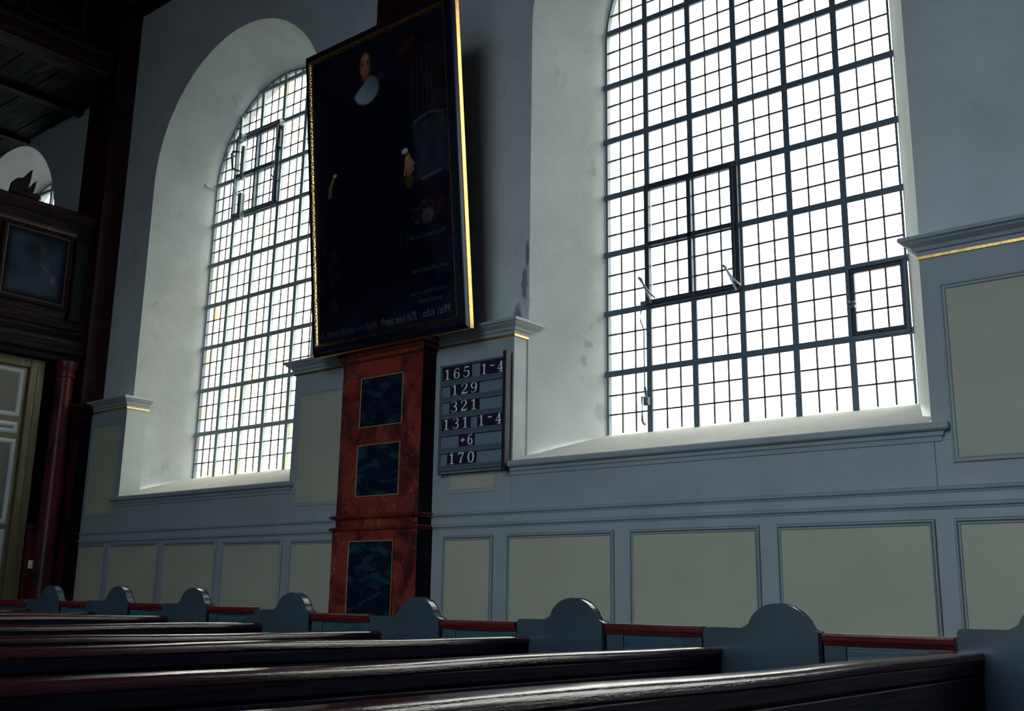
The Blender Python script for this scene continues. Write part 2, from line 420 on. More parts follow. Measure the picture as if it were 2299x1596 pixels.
def window(name, c, tints, weights, casement=None, small=None, bar='iron', simple=False):
    root = struct(empty(name, (c, YG, SILL)))
    T = Matrix.Translation((-c, -YG, -SILL))
    def part(mb, nm, mat, **k): return shift(mb, -c, -YG, -SILL).build(nm, mat, root, **k)
    x0 = c-RI
    def half(z, r=RI): return r if z <= ZS else math.sqrt(max(0, r*r-(z-ZS)**2))
    # glazing bars
    zb = [z for z in ROWZ[:-1] if z < ZS+RI-.05]
    for z in zb:
        h = half(z)+(.02 if z < ZS else -.01)
        b = MB().box(c-h, c+h, YG-.035, YG-.022, z-.030, z+.030).box(c-h, c+h, YG-.022, YG+.03, z-.008, z+.008)
        part(b, 'glazing_bar', M[bar], bevel=.004)
    for i in range(1, 6):
        x = x0+PW*i; top = ZS+math.sqrt(max(0, RI*RI-(x-c)**2))-.01
        b = MB().box(x-.029, x+.029, YG-.033, YG-.020, SILL-.02, top).box(x-.008, x+.008, YG-.02, YG+.03, SILL-.02, top)
        part(b, 'glazing_bar', M[bar], bevel=.004)
    # outer frame following the opening
    fr = MB(); n = 48
    P0 = [(c-RI, SILL)]+[(p[0], p[2]) for p in arch(c, RI, 0, n)]+[(c+RI, SILL)]
    ri = RI-.022
    P1 = [(c-ri, SILL)]+[(p[0], p[2]) for p in arch(c, ri, 0, n)]+[(c+ri, SILL)]
    m_ = len(P0)
    fr.add([(a, YG-.02, b) for a, b in P0]+[(a, YG-.02, b) for a, b in P1]+[(a, YG+.03, b) for a, b in P1],
           [(i, i+1, m_+i+1, m_+i) for i in range(m_-1)]+[(m_+i, m_+i+1, 2*m_+i+1, 2*m_+i) for i in range(m_-1)])
    part(fr, 'window_frame', M['iron'])
    # panes, three by three in every light, with lead cames between them
    lead = MB(); L = .0068; cells = []
    if simple:
        poly = [(c-RI, SILL)]+[(p[0], p[2]) for p in arch(c, RI, 0, n)][::1]+[(c+RI, SILL)]
        part(MB().prism(poly[::-1], YG, YG+.005), 'pane', GL[0])
    zr = [ZS+RI+.12]+ROWZ if ROWZ[0] < ZS+RI else ROWZ
    zr = ROWZ
    for r in range(len(zr)-1):
        zt, zbm = zr[r], zr[r+1]
        for i in range(6):
            xa, xb = x0+PW*i, x0+PW*(i+1)
            inset_x, inset_t, inset_b = .018, .02, .02
            dy = 0
            if casement and casement[0] <= i < casement[1] and casement[2] <= r < casement[3]: dy = -.03
            xs = [xa+inset_x+(PW-2*inset_x)*k/3 for k in range(4)]
            zs = [zbm+inset_b+(zt-zbm-inset_t-inset_b)*k/3 for k in range(4)]
            if casement and dy:
                if i == casement[0]: xs = [xa+.05+(PW-.05-inset_x)*k/3 for k in range(4)]
                if i == casement[1]-1: xs = [xa+inset_x+(PW-.05-inset_x)*k/3 for k in range(4)]
            if small and (i, r) == small:
                dy = -.02; xs = [xa+.05+(PW-.10)*k/3 for k in range(4)]; zs = [zbm+.055+(zt-zbm-.11)*k/3 for k in range(4)]
            for a in range(3):
                for b in range(3):
                    poly = [(xs[a]+L, zs[b]+L), (xs[a+1]-L, zs[b]+L), (xs[a+1]-L, zs[b+1]-L), (xs[a]+L, zs[b+1]-L)]
                    full = True
                    if zs[b+1] > ZS:
                        if all((px-c)**2+(pz-ZS)**2 < (RI-.02)**2 or pz < ZS for px, pz in poly): pass
                        else:
                            full = False; poly = clip_circle(poly, c, ZS, RI-.012)
                            if len(poly) < 3: continue
                            ar = abs(sum(poly[k][0]*poly[(k+1) % len(poly)][1]-poly[(k+1) % len(poly)][0]*poly[k][1] for k in range(len(poly))))/2
                            if ar < .0006: continue
                    cells.append((poly, full, dy))
            for k in (1, 2):
                for kind in 'vh':
                    for seg in range(3):
                        if kind == 'v': x_, za, zc = xs[k], zs[seg], zs[seg+1]; pl = [(x_-L, za), (x_+L, za), (x_+L, zc), (x_-L, zc)]
                        else: z_, xa_, xc = zs[k], xs[seg], xs[seg+1]; pl = [(xa_, z_-L), (xc, z_-L), (xc, z_+L), (xa_, z_+L)]
                        if max(p[1] for p in pl) > ZS: pl = clip_circle(pl, c, ZS, RI-.012)
                        if len(pl) >= 3: lead.prism(pl, YG-.006+dy, YG+.010+dy)
                for k2 in (1, 2):
                    x_, z_ = xs[k], zs[k2]
                    if z_ < ZS or (x_-c)**2+(z_-ZS)**2 < (RI-.02)**2:
                        lead.prism([(x_+.013*math.cos(t), z_+.013*math.sin(t)) for t in [k3*math.pi/3 for k3 in range(6)]], YG-.008+dy, YG-.005+dy)
    if not simple:
        part(lead, 'lead_came', M['lead'])
        def seen(cl):
            xs_ = [p[0] for p in cl[0]]; zs_ = [p[1] for p in cl[0]]
            px, py = proj_px((sum(xs_)/len(xs_), YG, sum(zs_)/len(zs_)))
            inside = -10 < px < 2310 and -10 < py < 1606
            hidden = 690 < px < 1050 and py < 800
            return (0 if inside and not hidden else 1, -(max(xs_)-min(xs_))*(max(zs_)-min(zs_))/max(1, (Vector((xs_[0], YG, zs_[0]))-EYE).length))
        cells.sort(key=seen)
        rest = MB()
        for q, (poly, full, dy) in enumerate(cells):
            ti = random.choices(range(len(tints)), weights)[0]
            if q < 300:
                cxp = sum(p[0] for p in poly)/len(poly); czp = sum(p[1] for p in poly)/len(poly)
                key = (round(poly[1][0]-poly[0][0], 3), round(poly[2][1]-poly[1][1], 3), ti) if full else None
                if key and key in pane_cache: me = pane_cache[key]
                else:
                    mb = MB().prism([(p[0]-cxp, p[1]-czp) for p in poly], -.002, .002)
                    me = bpy.data.meshes.new('pane'); me.from_pydata(mb.v, [], mb.f); me.materials.append(tints[ti]); me.update()
                    if key: pane_cache[key] = me
                o = bpy.data.objects.new('pane', me); C.objects.link(o); o.parent = root; o.location = (cxp-c, dy, czp-SILL)
                o.rotation_euler = (R(random.uniform(-.6, .6)), 0, R(random.uniform(-.8, .8)))
            else: rest.prism(poly, YG-.002+dy, YG+.002+dy)
        if rest.v:
            o = part(rest, 'pane', tints[0]); o['kind'] = 'stuff'
    return root

w1 = window('window_1', WIN['window_1'], GLB, (80, 14, 3), casement=(1, 3, 6, 8), small=(5, 8))
w2 = window('window_2', WIN['window_2'], GL, (38, 26, 20, 18, 3), casement=(1, 3, 2, 4), bar='ironlit')
w3 = window('window_3', WIN['window_3'], GL, (60, 20, 10, 10, 0), simple=True)
w4 = window('window_4', WIN['window_4'], GL, (60, 20, 10, 10, 0), simple=True)

def wpart(root, mb, nm, mat, **k):
    l = root.location
    return shift(mb, -l.x, -l.y, -l.z).build(nm, mat, root, **k)
def frame_rect(x0, x1, z0, z1, t, y0, y1):
    m = MB()
    m.box(x0, x1, y0, y1, z1-t, z1).box(x0, x1, y0, y1, z0, z0+t).box(x0, x0+t, y0, y1, z0+t, z1-t).box(x1-t, x1, y0, y1, z0+t, z1-t)
    return m
# bottom-hung casement in the big window
cx1 = WIN['window_1']-RI
zt, zbm = ROWZ[6], ROWZ[8]
wpart(w1, frame_rect(cx1+PW-.012, cx1+3*PW+.012, zbm-.012, zt+.012, .03, YG-.075, YG-.03), 'casement_frame', M['ironblue'], bevel=.004)
wpart(w1, frame_rect(cx1+PW+.022, cx1+3*PW-.022, zbm+.012, zt-.03, .032, YG-.10, YG-.05), 'casement_sash', M['ironblue'], bevel=.004)
wpart(w1, MB().box(cx1+2*PW-.022, cx1+2*PW+.022, YG-.09, YG-.05, zbm+.02, zt-.04).box(cx1+PW+.03, cx1+3*PW-.03, YG-.09, YG-.05, ROWZ[7]-.022, ROWZ[7]+.022), 'casement_bar', M['ironblue'], bevel=.004)
def stay(root, x, z, y=8.33, lean=-1, s=1.0):
    wpart(root, MB().tube([(x, y+.02, z), (x-.085*s, y-.03, z+.25*s), (x-.10*s, y-.05, z+.26*s)], .011), 'stay_arm', M['steel'])
    wpart(root, MB().tube([(x-.10*s, y-.05, z+.26*s), (x+.0, y-.02, z+.10*s), (x+.03, y+.04, z+.05*s)], .009), 'stay_arm', M['steel'])
stay(w1, -5.195, 4.06); stay(w1, -4.29, 4.03, s=.9)
wpart(w1, MB().tube([(-5.28, 8.36, 4.09), (-5.308, 8.38, 4.05), (-5.335, 8.38, 4.0), (-5.34, 8.38, 3.91), (-5.303, 8.38, 3.816), (-5.304, 8.38, 3.22)], .0065), 'pull_rod', M['iron'])
wpart(w1, MB().box(-5.31, -5.255, 8.36, 8.40, 3.07, 3.15).tube([(-5.30, 8.38, 3.25), (-5.275, 8.36, 3.16), (-5.27, 8.36, 3.09)], .014), 'lever_mount', M['iron'], bevel=.004)
wpart(w1, MB().tube([(-5.272, 8.36, 3.15), (-5.303, 8.33, 3.148), (-5.303, 8.33, 2.93), (-5.29, 8.33, 2.89), (-5.268, 8.33, 2.878)], .012), 'lever_handle', M['steel'], smooth=True)
wpart(w1, MB().box(-5.33, -5.26, 8.36, 8.42, 4.06, 4.10), 'rod_guide', M['iron'], bevel=.006)
# small side-hung casement at the right
xs0 = cx1+5*PW
wpart(w1, frame_rect(xs0-.012, xs0+PW, ROWZ[9]-.012, ROWZ[8]+.012, .028, YG-.06, YG-.03), 'casement_frame', M['iron'], bevel=.004)
wpart(w1, frame_rect(xs0+.02, xs0+PW-.022, ROWZ[9]+.02, ROWZ[8]-.02, .034, YG-.05, YG-.012), 'casement_sash', M['ironblue'], bevel=.004)
wpart(w1, MB().tube([(-3.26, 8.37, 3.745), (-3.235, 8.35, 3.735), (-3.195, 8.35, 3.712)], .013).box(-3.25, -3.215, 8.37, 8.41, 3.69, 3.75), 'latch', M['iron'], bevel=.004)
# casement of the left window with its stays and rods
cx2 = WIN['window_2']-RI
zt, zbm = ROWZ[2], ROWZ[4]
wpart(w2, frame_rect(cx2+PW-.012, cx2+3*PW+.012, zbm-.012, zt+.03, .03, YG-.075, YG-.03), 'casement_frame', M['iron'], bevel=.004)
wpart(w2, frame_rect(cx2+PW+.022, cx2+3*PW-.022, zbm+.012, zt-.06, .03, YG-.10, YG-.05), 'casement_sash', M['iron'], bevel=.004)
wpart(w2, MB().box(cx2+2*PW-.018, cx2+2*PW+.018, YG-.09, YG-.05, zbm+.02, zt-.07).box(cx2+PW+.03, cx2+3*PW-.03, YG-.09, YG-.05, ROWZ[3]-.03, ROWZ[3]+.03), 'casement_bar', M['iron'], bevel=.004)
wpart(w2, MB().tube([(-11.22, 8.40, 7.66), (-11.25, 8.38, 7.6), (-11.262, 8.36, 7.52), (-11.247, 8.36, 7.37), (-11.205, 8.4, 7.335)], .013), 'stay_arm', M['ironblue'])
wpart(w2, MB().tube([(-11.363, 8.36, 7.03), (-11.357, 8.36, 6.974), (-11.284, 8.38, 6.879), (-11.189, 8.40, 6.846)], .010), 'stay_arm', M['iron'])
wpart(w2, MB().tube([(-11.262, 8.38, 6.864), (-11.237, 8.38, 6.57), (-11.21, 8.39, 6.53), (-11.18, 8.41, 6.54)], .013), 'stay_arm', M['ironblue'])
for dx in (-.02, .02):
    wpart(w2, MB().tube([(-11.20+dx, 8.30, 7.70), (-11.25+dx, 8.30, 7.3), (-11.27+dx, 8.33, 7.0)], .004), 'pull_rod', M['steel'])
wpart(w2, MB().box(-11.23, -11.17, 8.30, 8.40, 7.66, 7.74), 'rod_guide', M['steel'], bevel=.01)
wpart(w2, MB().tube([(-11.93, 8.2, 7.413), (-12.07, 8.2, 7.451), (-12.09, 8.2, 7.427), (-12.044, 8.2, 7.178), (-11.892, 8.2, 7.11)], .016), 'stay_arm', M['ironblue'])
wpart(w2, MB().tube([(-11.90, 8.2, 7.66), (-11.95, 8.2, 7.60), (-11.975, 8.2, 7.40), (-11.972, 8.2, 7.0), (-11.972, 8.2, 6.85), (-11.86, 8.2, 6.724)], .006), 'pull_rod', M['steel'])
wpart(w2, MB().box(-12.02, -11.955, 8.30, 8.36, 7.04, 7.56), 'stay_arm', M['steel'], bevel=.01)
wpart(w2, MB().box(-11.93, -11.86, 8.24, 8.32, 6.40, 6.80), 'stay_arm', M['steel'], bevel=.012)
wpart(w2, MB().box(-11.97, -11.90, 8.2, 8.30, 7.6, 7.7), 'rod_guide', M['steel'], bevel=.01)
wpart(w2, MB().tube([(-12.86, 8.255, 7.16), (-12.80, 8.29, 7.15), (-12.79, 8.33, 7.12), (-12.75, 8.42, 7.10)], .018), 'wall_catch', M['plaster'])

# ------------------------------------------------------------------ wainscot
BOL = [(0, 0), (0, .012), (.005, .020), (.013, .020), (.017, .010), (.019, .009), (.026, .009), (.029, .017), (.036, .015), (.040, .006), (.040, .0)]
THIN = [(0, 0), (.002, .008), (.010, .008), (.014, .0)]
def cornice_prof(z, s=1.0, out=.11):
    return [(0, z), (.012, z), (.014, z+.03*s), (.03, z+.035*s), (.04, z+.06*s), (out-.03, z+.085*s), (out-.02, z+.10*s), (out, z+.105*s), (out, z+.13*s), (out-.02, z+.14*s), (0, z+.14*s)]
def rail_prof(z): return [(0, z-.03), (.008, z-.03), (.014, z-.018), (.032, z-.012), (.036, z), (.030, z+.008), (.012, z+.014), (0, z+.018)]
LEDGE_PROF = [(0, 2.365), (.012, 2.365), (.018, 2.395), (.032, 2.405), (.036, 2.43), (.07, 2.44), (.078, 2.45), (.078, 2.478), (.068, 2.492), (.0, 2.492), (-.05, 2.492), (-.05, 2.365)]
def wainscot(name, x0, x1, piers, apron, lows, ups, seams, rails_to=None):
    root = struct(empty(name, (x0, YA, 0)))
    def part(mb, nm, mat, **k): return shift(mb, -x0, -YA, 0).build(nm, mat, root, **k)
    cuts = sorted({x0, x1, *seams})
    part(MB().box(x0, x1, YA, YA+.06, 0, 1.94), 'dado_board', M['grey'])
    part(MB().box(x0, x1, YA, YA+.06, 1.94, 2.03), 'dado_board', M['grey'])
    for a, b in zip(cuts[:-1], cuts[1:]):
        part(MB().box(a+.0015, b-.0015, YA, YA+.06, 2.03, 2.37), 'apron_board', M['grey'], bevel=.002)
    for a, b, ra, rb in piers:   # ra / rb : has a return into the window opening at that end
        part(MB().box(a, b, YA, YP+.10, 2.37, 3.71), 'pier_board', M['grey'], bevel=.003)
        path = ([(a, YP+.12)] if ra else [])+[(a, YA), (b, YA)]+([(b, YP+.12)] if rb else [])
        part(MB().sweep(path, cornice_prof(3.71)), 'cornice', M['grey'])
        part(MB().sweep(path, [(0, 3.685), (.014, 3.688), (.014, 3.708), (0, 3.711)]), 'gilt_fillet', M['gold'])
    for a, b in apron:
        part(MB().sweep([(a, YP), (a, YA), (b, YA), (b, YP)], LEDGE_PROF), 'window_ledge', M['grey'])
    for z in (2.04, 1.93):
        part(MB().sweep([(x0, YA), (x1, YA)], rail_prof(z)), 'chair_rail', M['grey'])
    for (a, b, z0, z1) in lows:
        part(MB().box(a, b, YA-.004, YA+.01, z0, z1), 'panel', M['olive'])
        shift(MB().ring((a-.044, b+.044, z0-.044, z1+.044), [(0, .0), (.0, .003), (.008, .003)]), -x0, -YA, 0).build('moulding_line', M['groove'], root)
        shift(MB().ring((a-.022, b+.022, z0-.022, z1+.022), [(0, .012), (.005, .012)]), -x0, -YA, 0).build('moulding_line', M['groove'], root)
        shift(MB().ring((a-.040, b+.040, z0-.040, z1+.040), BOL), -x0, -YA, 0).build('panel_moulding', M['grey'], root, smooth='auto')
    for (a, b, z0, z1) in ups:
        part(MB().box(a, b, YA-.003, YA+.01, z0, z1), 'panel', M['olive'])
        big = (b-a) > .9 and x0 > -8
        shift(MB().ring((a-.04, b+.04, z0-.04, z1+.04), BOL if big else THIN), -x0, -YA, 0).build('panel_moulding', M['grey'], root)
    part(MB().box(x0, x1, YA-.02, YA, 0, .18), 'skirting', M['grey'], bevel=.004)
    return root
Z0L, Z1L = .42, 1.79
wainscot('wall_wainscot', -7.155, 1.0, [(-7.155, -6.143, False, True), (-2.36, .86, True, True)], [(-6.172, -2.306)],
         [(-6.95, -6.40, Z0L, Z1L), (-6.155, -5.065, Z0L, Z1L), (-4.83, -3.735, Z0L, Z1L), (-3.515, -2.425, Z0L, Z1L), (-2.215, -1.12, Z0L, Z1L), (-.9, .6, Z0L, Z1L)],
         [(-6.92, -6.375, 2.27, 3.45), (-2.19, .5, 2.25, 3.44)], [-6.15, -2.35])
wainscot('wall_wainscot', -13.79, -8.355, [(-13.79, -12.89, False, True), (-9.36, -8.355, True, False)], [(-12.93, -9.34)],
         [(-13.78, -13.13, Z0L, 1.85), (-12.93, -11.87, Z0L, 1.84), (-11.67, -10.67, Z0L, 1.83), (-10.46, -9.45, Z0L, 1.81), (-9.23, -8.46, Z0L, 1.80)],
         [(-13.66, -13.04, 2.30, 3.47), (-9.23, -8.44, 2.25, 3.43)], [-12.88, -9.36])

# ------------------------------------------------------------------ marbled pilasters
def pilaster(xl, xr, sl, sr, label, yf=7.24, shaft_y=7.30, panels=True, red='red'):
    root = empty('marbled_pilaster', ((xl+xr)/2, yf, 0)); ox = (xl+xr)/2
    tag(root, label, 'pilaster')
    def part(mb, nm, mat, **k): return shift(mb, -ox, -yf, 0).build(nm, mat, root, **k)
    part(MB().box(xl-.02, xr+.02, yf-.02, YP, 0, 1.93), 'plinth', M[red], bevel=.004)
    part(MB().box(xl, xr, yf, YP, 1.93, 3.70), 'pedestal', M[red], bevel=.004)
    path = [(xl, YP), (xl, yf), (xr, yf), (xr, YP)]
    for z in (2.045, 1.925):
        part(MB().sweep(path, [(0, z-.03), (.02, z-.028), (.045, z-.012), (.05, z), (.035, z+.012), (0, z+.02)]), 'band_moulding', M[red])
    part(MB().sweep(path, [(0, 3.66), (.015, 3.66), (.02, 3.70), (.045, 3.715), (.05, 3.75), (.085, 3.77), (.09, 3.805), (.0, 3.81)]), 'capital', M[red])
    part(MB().sweep(path, [(0, 3.640), (.012, 3.642), (.012, 3.652), (0, 3.655)]), 'gilt_line', M['moulding'])
    part(MB().box(sl, sr, shaft_y, YP, 3.80, CEIL+.1), 'shaft', M['darkred'], bevel=.004)
    # faces turned towards the nave's east take the dark brown material, not the marbling
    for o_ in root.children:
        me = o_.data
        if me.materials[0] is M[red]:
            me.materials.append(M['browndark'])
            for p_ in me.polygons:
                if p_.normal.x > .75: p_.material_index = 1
    if panels:
        pl = [(-8.03, -7.43, 2.955, 3.455), (-8.04, -7.44, 2.25, 2.755), (-8.08, -7.46, .55, 1.79)]
        for a, b, z0, z1 in pl:
            yy = yf if z0 > 1.9 else yf-.02
            part(MB().box(a, b, yy-.003, yy+.01, z0, z1), 'marble_panel', M['bluem'])
            shift(MB().ring((a-.012, b+.012, z0-.012, z1+.012), [(0, 0), (.001, .008), (.009, .008), (.012, .003)], O=Vector((0, yy, 0))), -ox, -yf, 0).build('gilt_border', M['goldpaint'], root)
        part(MB().box(-7.445, -7.435, yf-.032, yf-.02, .55, 1.83), 'gilt_line', M[red])
    return root
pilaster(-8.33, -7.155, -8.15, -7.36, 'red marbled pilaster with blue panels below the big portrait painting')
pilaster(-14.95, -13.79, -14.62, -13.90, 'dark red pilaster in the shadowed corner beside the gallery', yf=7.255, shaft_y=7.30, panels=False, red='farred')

# ------------------------------------------------------------------ framed portrait
TILT = .105
PX0, PY0, PZ0, PWD, PHT = -8.67, 7.093, 3.735, 2.259, 3.414
PU = Vector((1, 0, 0)); PV = Vector((0, -math.sin(TILT), math.cos(TILT))); PN = Vector((0, -math.cos(TILT), -math.sin(TILT)))
PO = Vector((0, 0, 0))
pr = empty('framed_portrait', (PX0, PY0, PZ0))
tag(pr, 'huge dark portrait of a person in black robe, gold and black frame, hung leaning forward', 'painting')
def pring(prof, nm, mat, **k):
    return MB().ring((0, PWD, 0, PHT), prof, O=PO, U=PU, V=PV, N=PN).build(nm, mat, pr, **k)
pring([(.0, -.06), (0, -.01), (.006, .0)], 'gilt_outer_edge', M['gold'])
pring([(.006, .0), (.03, .012), (.045, .034), (.075, .040), (.095, .052), (.103, .052)], 'frame_moulding', M['black'], smooth='auto')
# beaded gilt inner edge
o = pring([(.103, .052), (.106, .058), (.114, .058), (.122, .048), (.135, .036), (.142, .022), (.144, .016)], 'gilt_inner_edge', None or M['gold'])
mg, ntg, bgm = new_mat('beaded_gilding')
v = coords(ntg)
vo = ntg.nodes.new('ShaderNodeTexVoronoi'); vo.inputs['Scale'].default_value = 55; ntg.links.new(v, vo.inputs['Vector'])
rg = ramp(ntg, vo.outputs['Distance'], [(.2, (1., .72, .32)), (.7, (.60, .33, .13))]); ntg.links.new(rg.outputs[0], bgm.inputs['Base Color'])
bgm.inputs['Metallic'].default_value = 1; bgm.inputs['Roughness'].default_value = .22; bump(ntg, bgm, vo.outputs['Distance'], .35, .006)
o.data.materials[0] = mg
bk = MB(); bk.add([PU*a+PV*b+PN*h for a, b, h in ((0.003, .003, -.058), (PWD-.003, .003, -.058), (PWD-.003, PHT-.003, -.058), (.003, PHT-.003, -.058))], [(0, 3, 2, 1)])
bk.build('backing_board', M['browndark'], pr)

def paint_canvas(name, parent, u0, u1, v0, v1, nu, nv, fn, place, rough=.3):
    us = np.linspace(u0, u1, nu); vs = np.linspace(v0, v1, nv)
    Ug, Vg = np.meshgrid(us, vs)
    col = fn(Ug, Vg)
    P = [place(a, b) for b in vs for a in us]
    fs = [(j*nu+i, j*nu+i+1, (j+1)*nu+i+1, (j+1)*nu+i) for j in range(nv-1) for i in range(nu-1)]
    me = bpy.data.meshes.new(name); me.from_pydata(P, [], fs); me.update()
    at = me.color_attributes.new('Col', 'FLOAT_COLOR', 'POINT')
    rgba = np.ones((nu*nv, 4), dtype=np.float32); rgba[:, :3] = col.reshape(-1, 3)
    at.data.foreach_set('color', rgba.ravel())
    m, nt_, b = new_mat(name+'_oil'); a = nt_.nodes.new('ShaderNodeAttribute'); a.attribute_name = 'Col'
    nt_.links.new(a.outputs['Color'], b.inputs['Base Color']); b.inputs['Roughness'].default_value = rough
    b.inputs['Specular IOR Level'].default_value = .12
    me.materials.append(m)
    o = bpy.data.objects.new(name, me); C.objects.link(o); o.parent = parent
    return o
def layer(img, mask, col):
    m_ = np.clip(mask, 0, 1)[..., None]; return img*(1-m_)+np.array(col)*m_
def ell(U, V, cu, cv, ru, rv, soft=.25, ang=0):
    c_, s_ = math.cos(ang), math.sin(ang); du, dv = U-cu, V-cv
    a, b = (du*c_+dv*s_)/ru, (-du*s_+dv*c_)/rv
    return np.clip((1-np.sqrt(a*a+b*b))/soft, 0, 1)
def seg(U, V, a, b, wd, soft=.5):
    ax, ay = a; bx, by = b; dx, dy = bx-ax, by-ay
    t = np.clip(((U-ax)*dx+(V-ay)*dy)/(dx*dx+dy*dy), 0, 1)
    d = np.hypot(U-ax-t*dx, V-ay-t*dy); return np.clip((1-d/wd)/soft, 0, 1)
def portrait(U, V):
    S_ = np.sin
    img = np.ones(U.shape+(3,))*np.array((.010, .010, .022))
    nz = .5+.5*S_(U*9+S_(V*7)*2)*S_(V*5+S_(U*6))
    img = img*(.7+.6*nz[..., None])
    # background drapery, red-brown, top right
    for k in range(7):
        t = k/6
        img = layer(img, .5*seg(U, V, (1.35+t*.1, 3.2), (1.75+t*.3, 2.75-.2*t), .05), (.025, .007, .009))
        img = layer(img, .45*seg(U, V, (1.75+t*.3, 2.9), (1.93+t*.06, 2.2-.1*t), .035), (.030, .016, .017))
    img = layer(img, .6*seg(U, V, (1.5, 2.98), (1.68, 3.08), .04), (.07, .02, .01))
    img = layer(img, .6*seg(U, V, (1.85, 2.93), (1.97, 2.90), .03), (.07, .008, .010))
    for k in range(5):
        img = layer(img, .35*seg(U, V, (1.68+k*.06, 2.85), (1.64+k*.07, 2.3), .02), (.03, .045, .055))
    # robe
    body = np.clip((.62-(np.abs(U-1.0)-(2.7-V)*.14))/.1, 0, 1)*np.clip((2.75-V)/.2, 0, 1)*np.clip((V-.3)/.3, 0, 1)
    img = layer(img, body, (.004, .005, .014))
    for k in range(9):
        x = .62+k*.1
        img = layer(img, .18*seg(U, V, (x+.02, 1.7), (x-.03*(k-4)*.3, .45), .02), (.02, .024, .05))
    # table with cloth and open book
    tb = np.clip((U-1.62)/.03, 0, 1)*np.clip((2.2-V+.0*U)/.04, 0, 1)*np.clip((V-1.55)/.05, 0, 1)
    img = layer(img, tb*(.45+.25*S_(U*31+V*5)*S_(V*11)), (.028, .045, .062))
    img = layer(img, .7*seg(U, V, (1.66, 2.19), (1.82, 2.23), .02), (.06, .11, .12))
    img = layer(img, .7*seg(U, V, (1.86, 2.24), (2.06, 2.20), .015), (.06, .10, .11))
    for k in range(12):
        img = layer(img, .25*seg(U, V, (1.66+k*.035, 2.17), (1.72+k*.03, 1.6), .008), (.07, .09, .10))
    img = layer(img, .6*seg(U, V, (1.75, 1.58), (2.0, 1.62), .02), (.10, .12, .12))
    # hair, head
    img = layer(img, .7*ell(U, V, .965, 3.02, .155, .22, .4), (.020, .010, .010))
    img = layer(img, .8*seg(U, V, (1.09, 3.0), (1.12, 2.80), .05), (.018, .010, .012))
    img = layer(img, ell(U, V, .975, 3.005, .088, .155, .35), (.34, .14, .075))
    img = layer(img, .9*ell(U, V, .985, 3.095, .062, .055, .6), (.46, .23, .12))
    img = layer(img, .75*ell(U, V, 1.035, 2.99, .03, .12, .8), (.16, .05, .035))
    img = layer(img, .8*ell(U, V, .925, 2.95, .032, .035, .8), (.45, .12, .07))
    img = layer(img, .6*ell(U, V, 1.02, 2.94, .03, .03, .8), (.36, .10, .06))
    for ex in (.935, 1.018):
        img = layer(img, .95*ell(U, V, ex, 3.03, .027, .011, .4), (.018, .008, .010))
        img = layer(img, .75*seg(U, V, (ex-.032, 3.052), (ex+.03, 3.056), .008), (.05, .02, .015))
    img = layer(img, .7*seg(U, V, (.975, 3.03), (.968, 2.955), .012), (.52, .24, .14))
    img = layer(img, .8*seg(U, V, (.955, 2.945), (.99, 2.942), .008), (.10, .02, .02))
    img = layer(img, .9*seg(U, V, (.945, 2.905), (.995, 2.905), .010), (.36, .05, .04))
    img = layer(img, .6*ell(U, V, .97, 2.872, .03, .02, .8), (.38, .14, .08))
    # pleated white ruff
    cu, cv = 1.00, 2.86
    a_ = np.arctan2(V-cv, U-cu); rr = np.hypot((U-cu)/1.0, (V-cv)/1.0)
    ruff = ell(U, V, .985, 2.735, .20, .165, .15)*np.clip(((2.875-V)+(U-1.0)*.75)/.03, 0, 1)
    ruff2 = np.clip(seg(U, V, (1.02, 2.72), (1.26, 2.86), .075, .9), 0, 1)*.25
    ple = .78+.22*S_(a_*46)
    shade = np.clip(1-(U-.80)/.62, .25, 1)
    shade = shade*np.clip(.35+(2.90-V)/.22*.65, .35, 1)
    rc = np.stack([.44*shade*ple+.03, .54*shade*ple+.045, .60*shade*ple+.06], -1)
    img = img*(1-ruff[..., None])+rc*ruff[..., None]
    img = img*(1-ruff2[..., None])+rc*.5*ruff2[..., None]
    img = layer(img, .8*seg(U, V, (.93, 2.865), (1.03, 2.86), .02), (.20, .08, .05))
    # cuffs and hands
    img = layer(img, ell(U, V, 1.515, 1.925, .05, .032, .3), (.50, .60, .66))
    img = layer(img, .7*ell(U, V, 1.50, 1.905, .04, .016, .5), (.20, .26, .32))
    img = layer(img, ell(U, V, 1.545, 1.825, .045, .075, .4, -.25), (.42, .20, .09))
    for k, (fx, fy) in enumerate(((1.50, 1.68), (1.545, 1.66), (1.585, 1.67), (1.62, 1.70))):
        img = layer(img, .95*seg(U, V, (1.525+k*.02, 1.80), (fx, fy), .017), (.40, .19, .09))
    img = layer(img, .9*seg(U, V, (1.57, 1.85), (1.635, 1.76), .018), (.38, .17, .08))
    img = layer(img, .8*ell(U, V, 1.56, 1.60, .075, .085, .4), (.085, .055, .022))
    img = layer(img, .8*ell(U, V, 1.535, 1.585, .018, .016, .5), (.012, .010, .012))
    img = layer(img, .8*ell(U, V, 1.585, 1.585, .018, .016, .5), (.012, .010, .012))
    img = layer(img, .6*ell(U, V, 1.56, 1.53, .03, .02, .5), (.07, .045, .02))
    img = layer(img, ell(U, V, .455, 1.925, .036, .022, .3), (.46, .56, .60))
    img = layer(img, .95*seg(U, V, (.43, 1.89), (.37, 1.80), .026), (.34, .15, .07))
    for k in range(3): img = layer(img, .9*seg(U, V, (.37+k*.016, 1.82), (.345+k*.02, 1.70), .010), (.30, .12, .05))
    # coat of arms
    img = layer(img, .8*ell(U, V, 1.80, 1.20, .10, .085, .4), (.07, .09, .10))
    img = layer(img, .9*ell(U, V, 1.80, 1.21, .035, .03, .4), (.22, .012, .02))
    rs = np.random.default_rng(7)
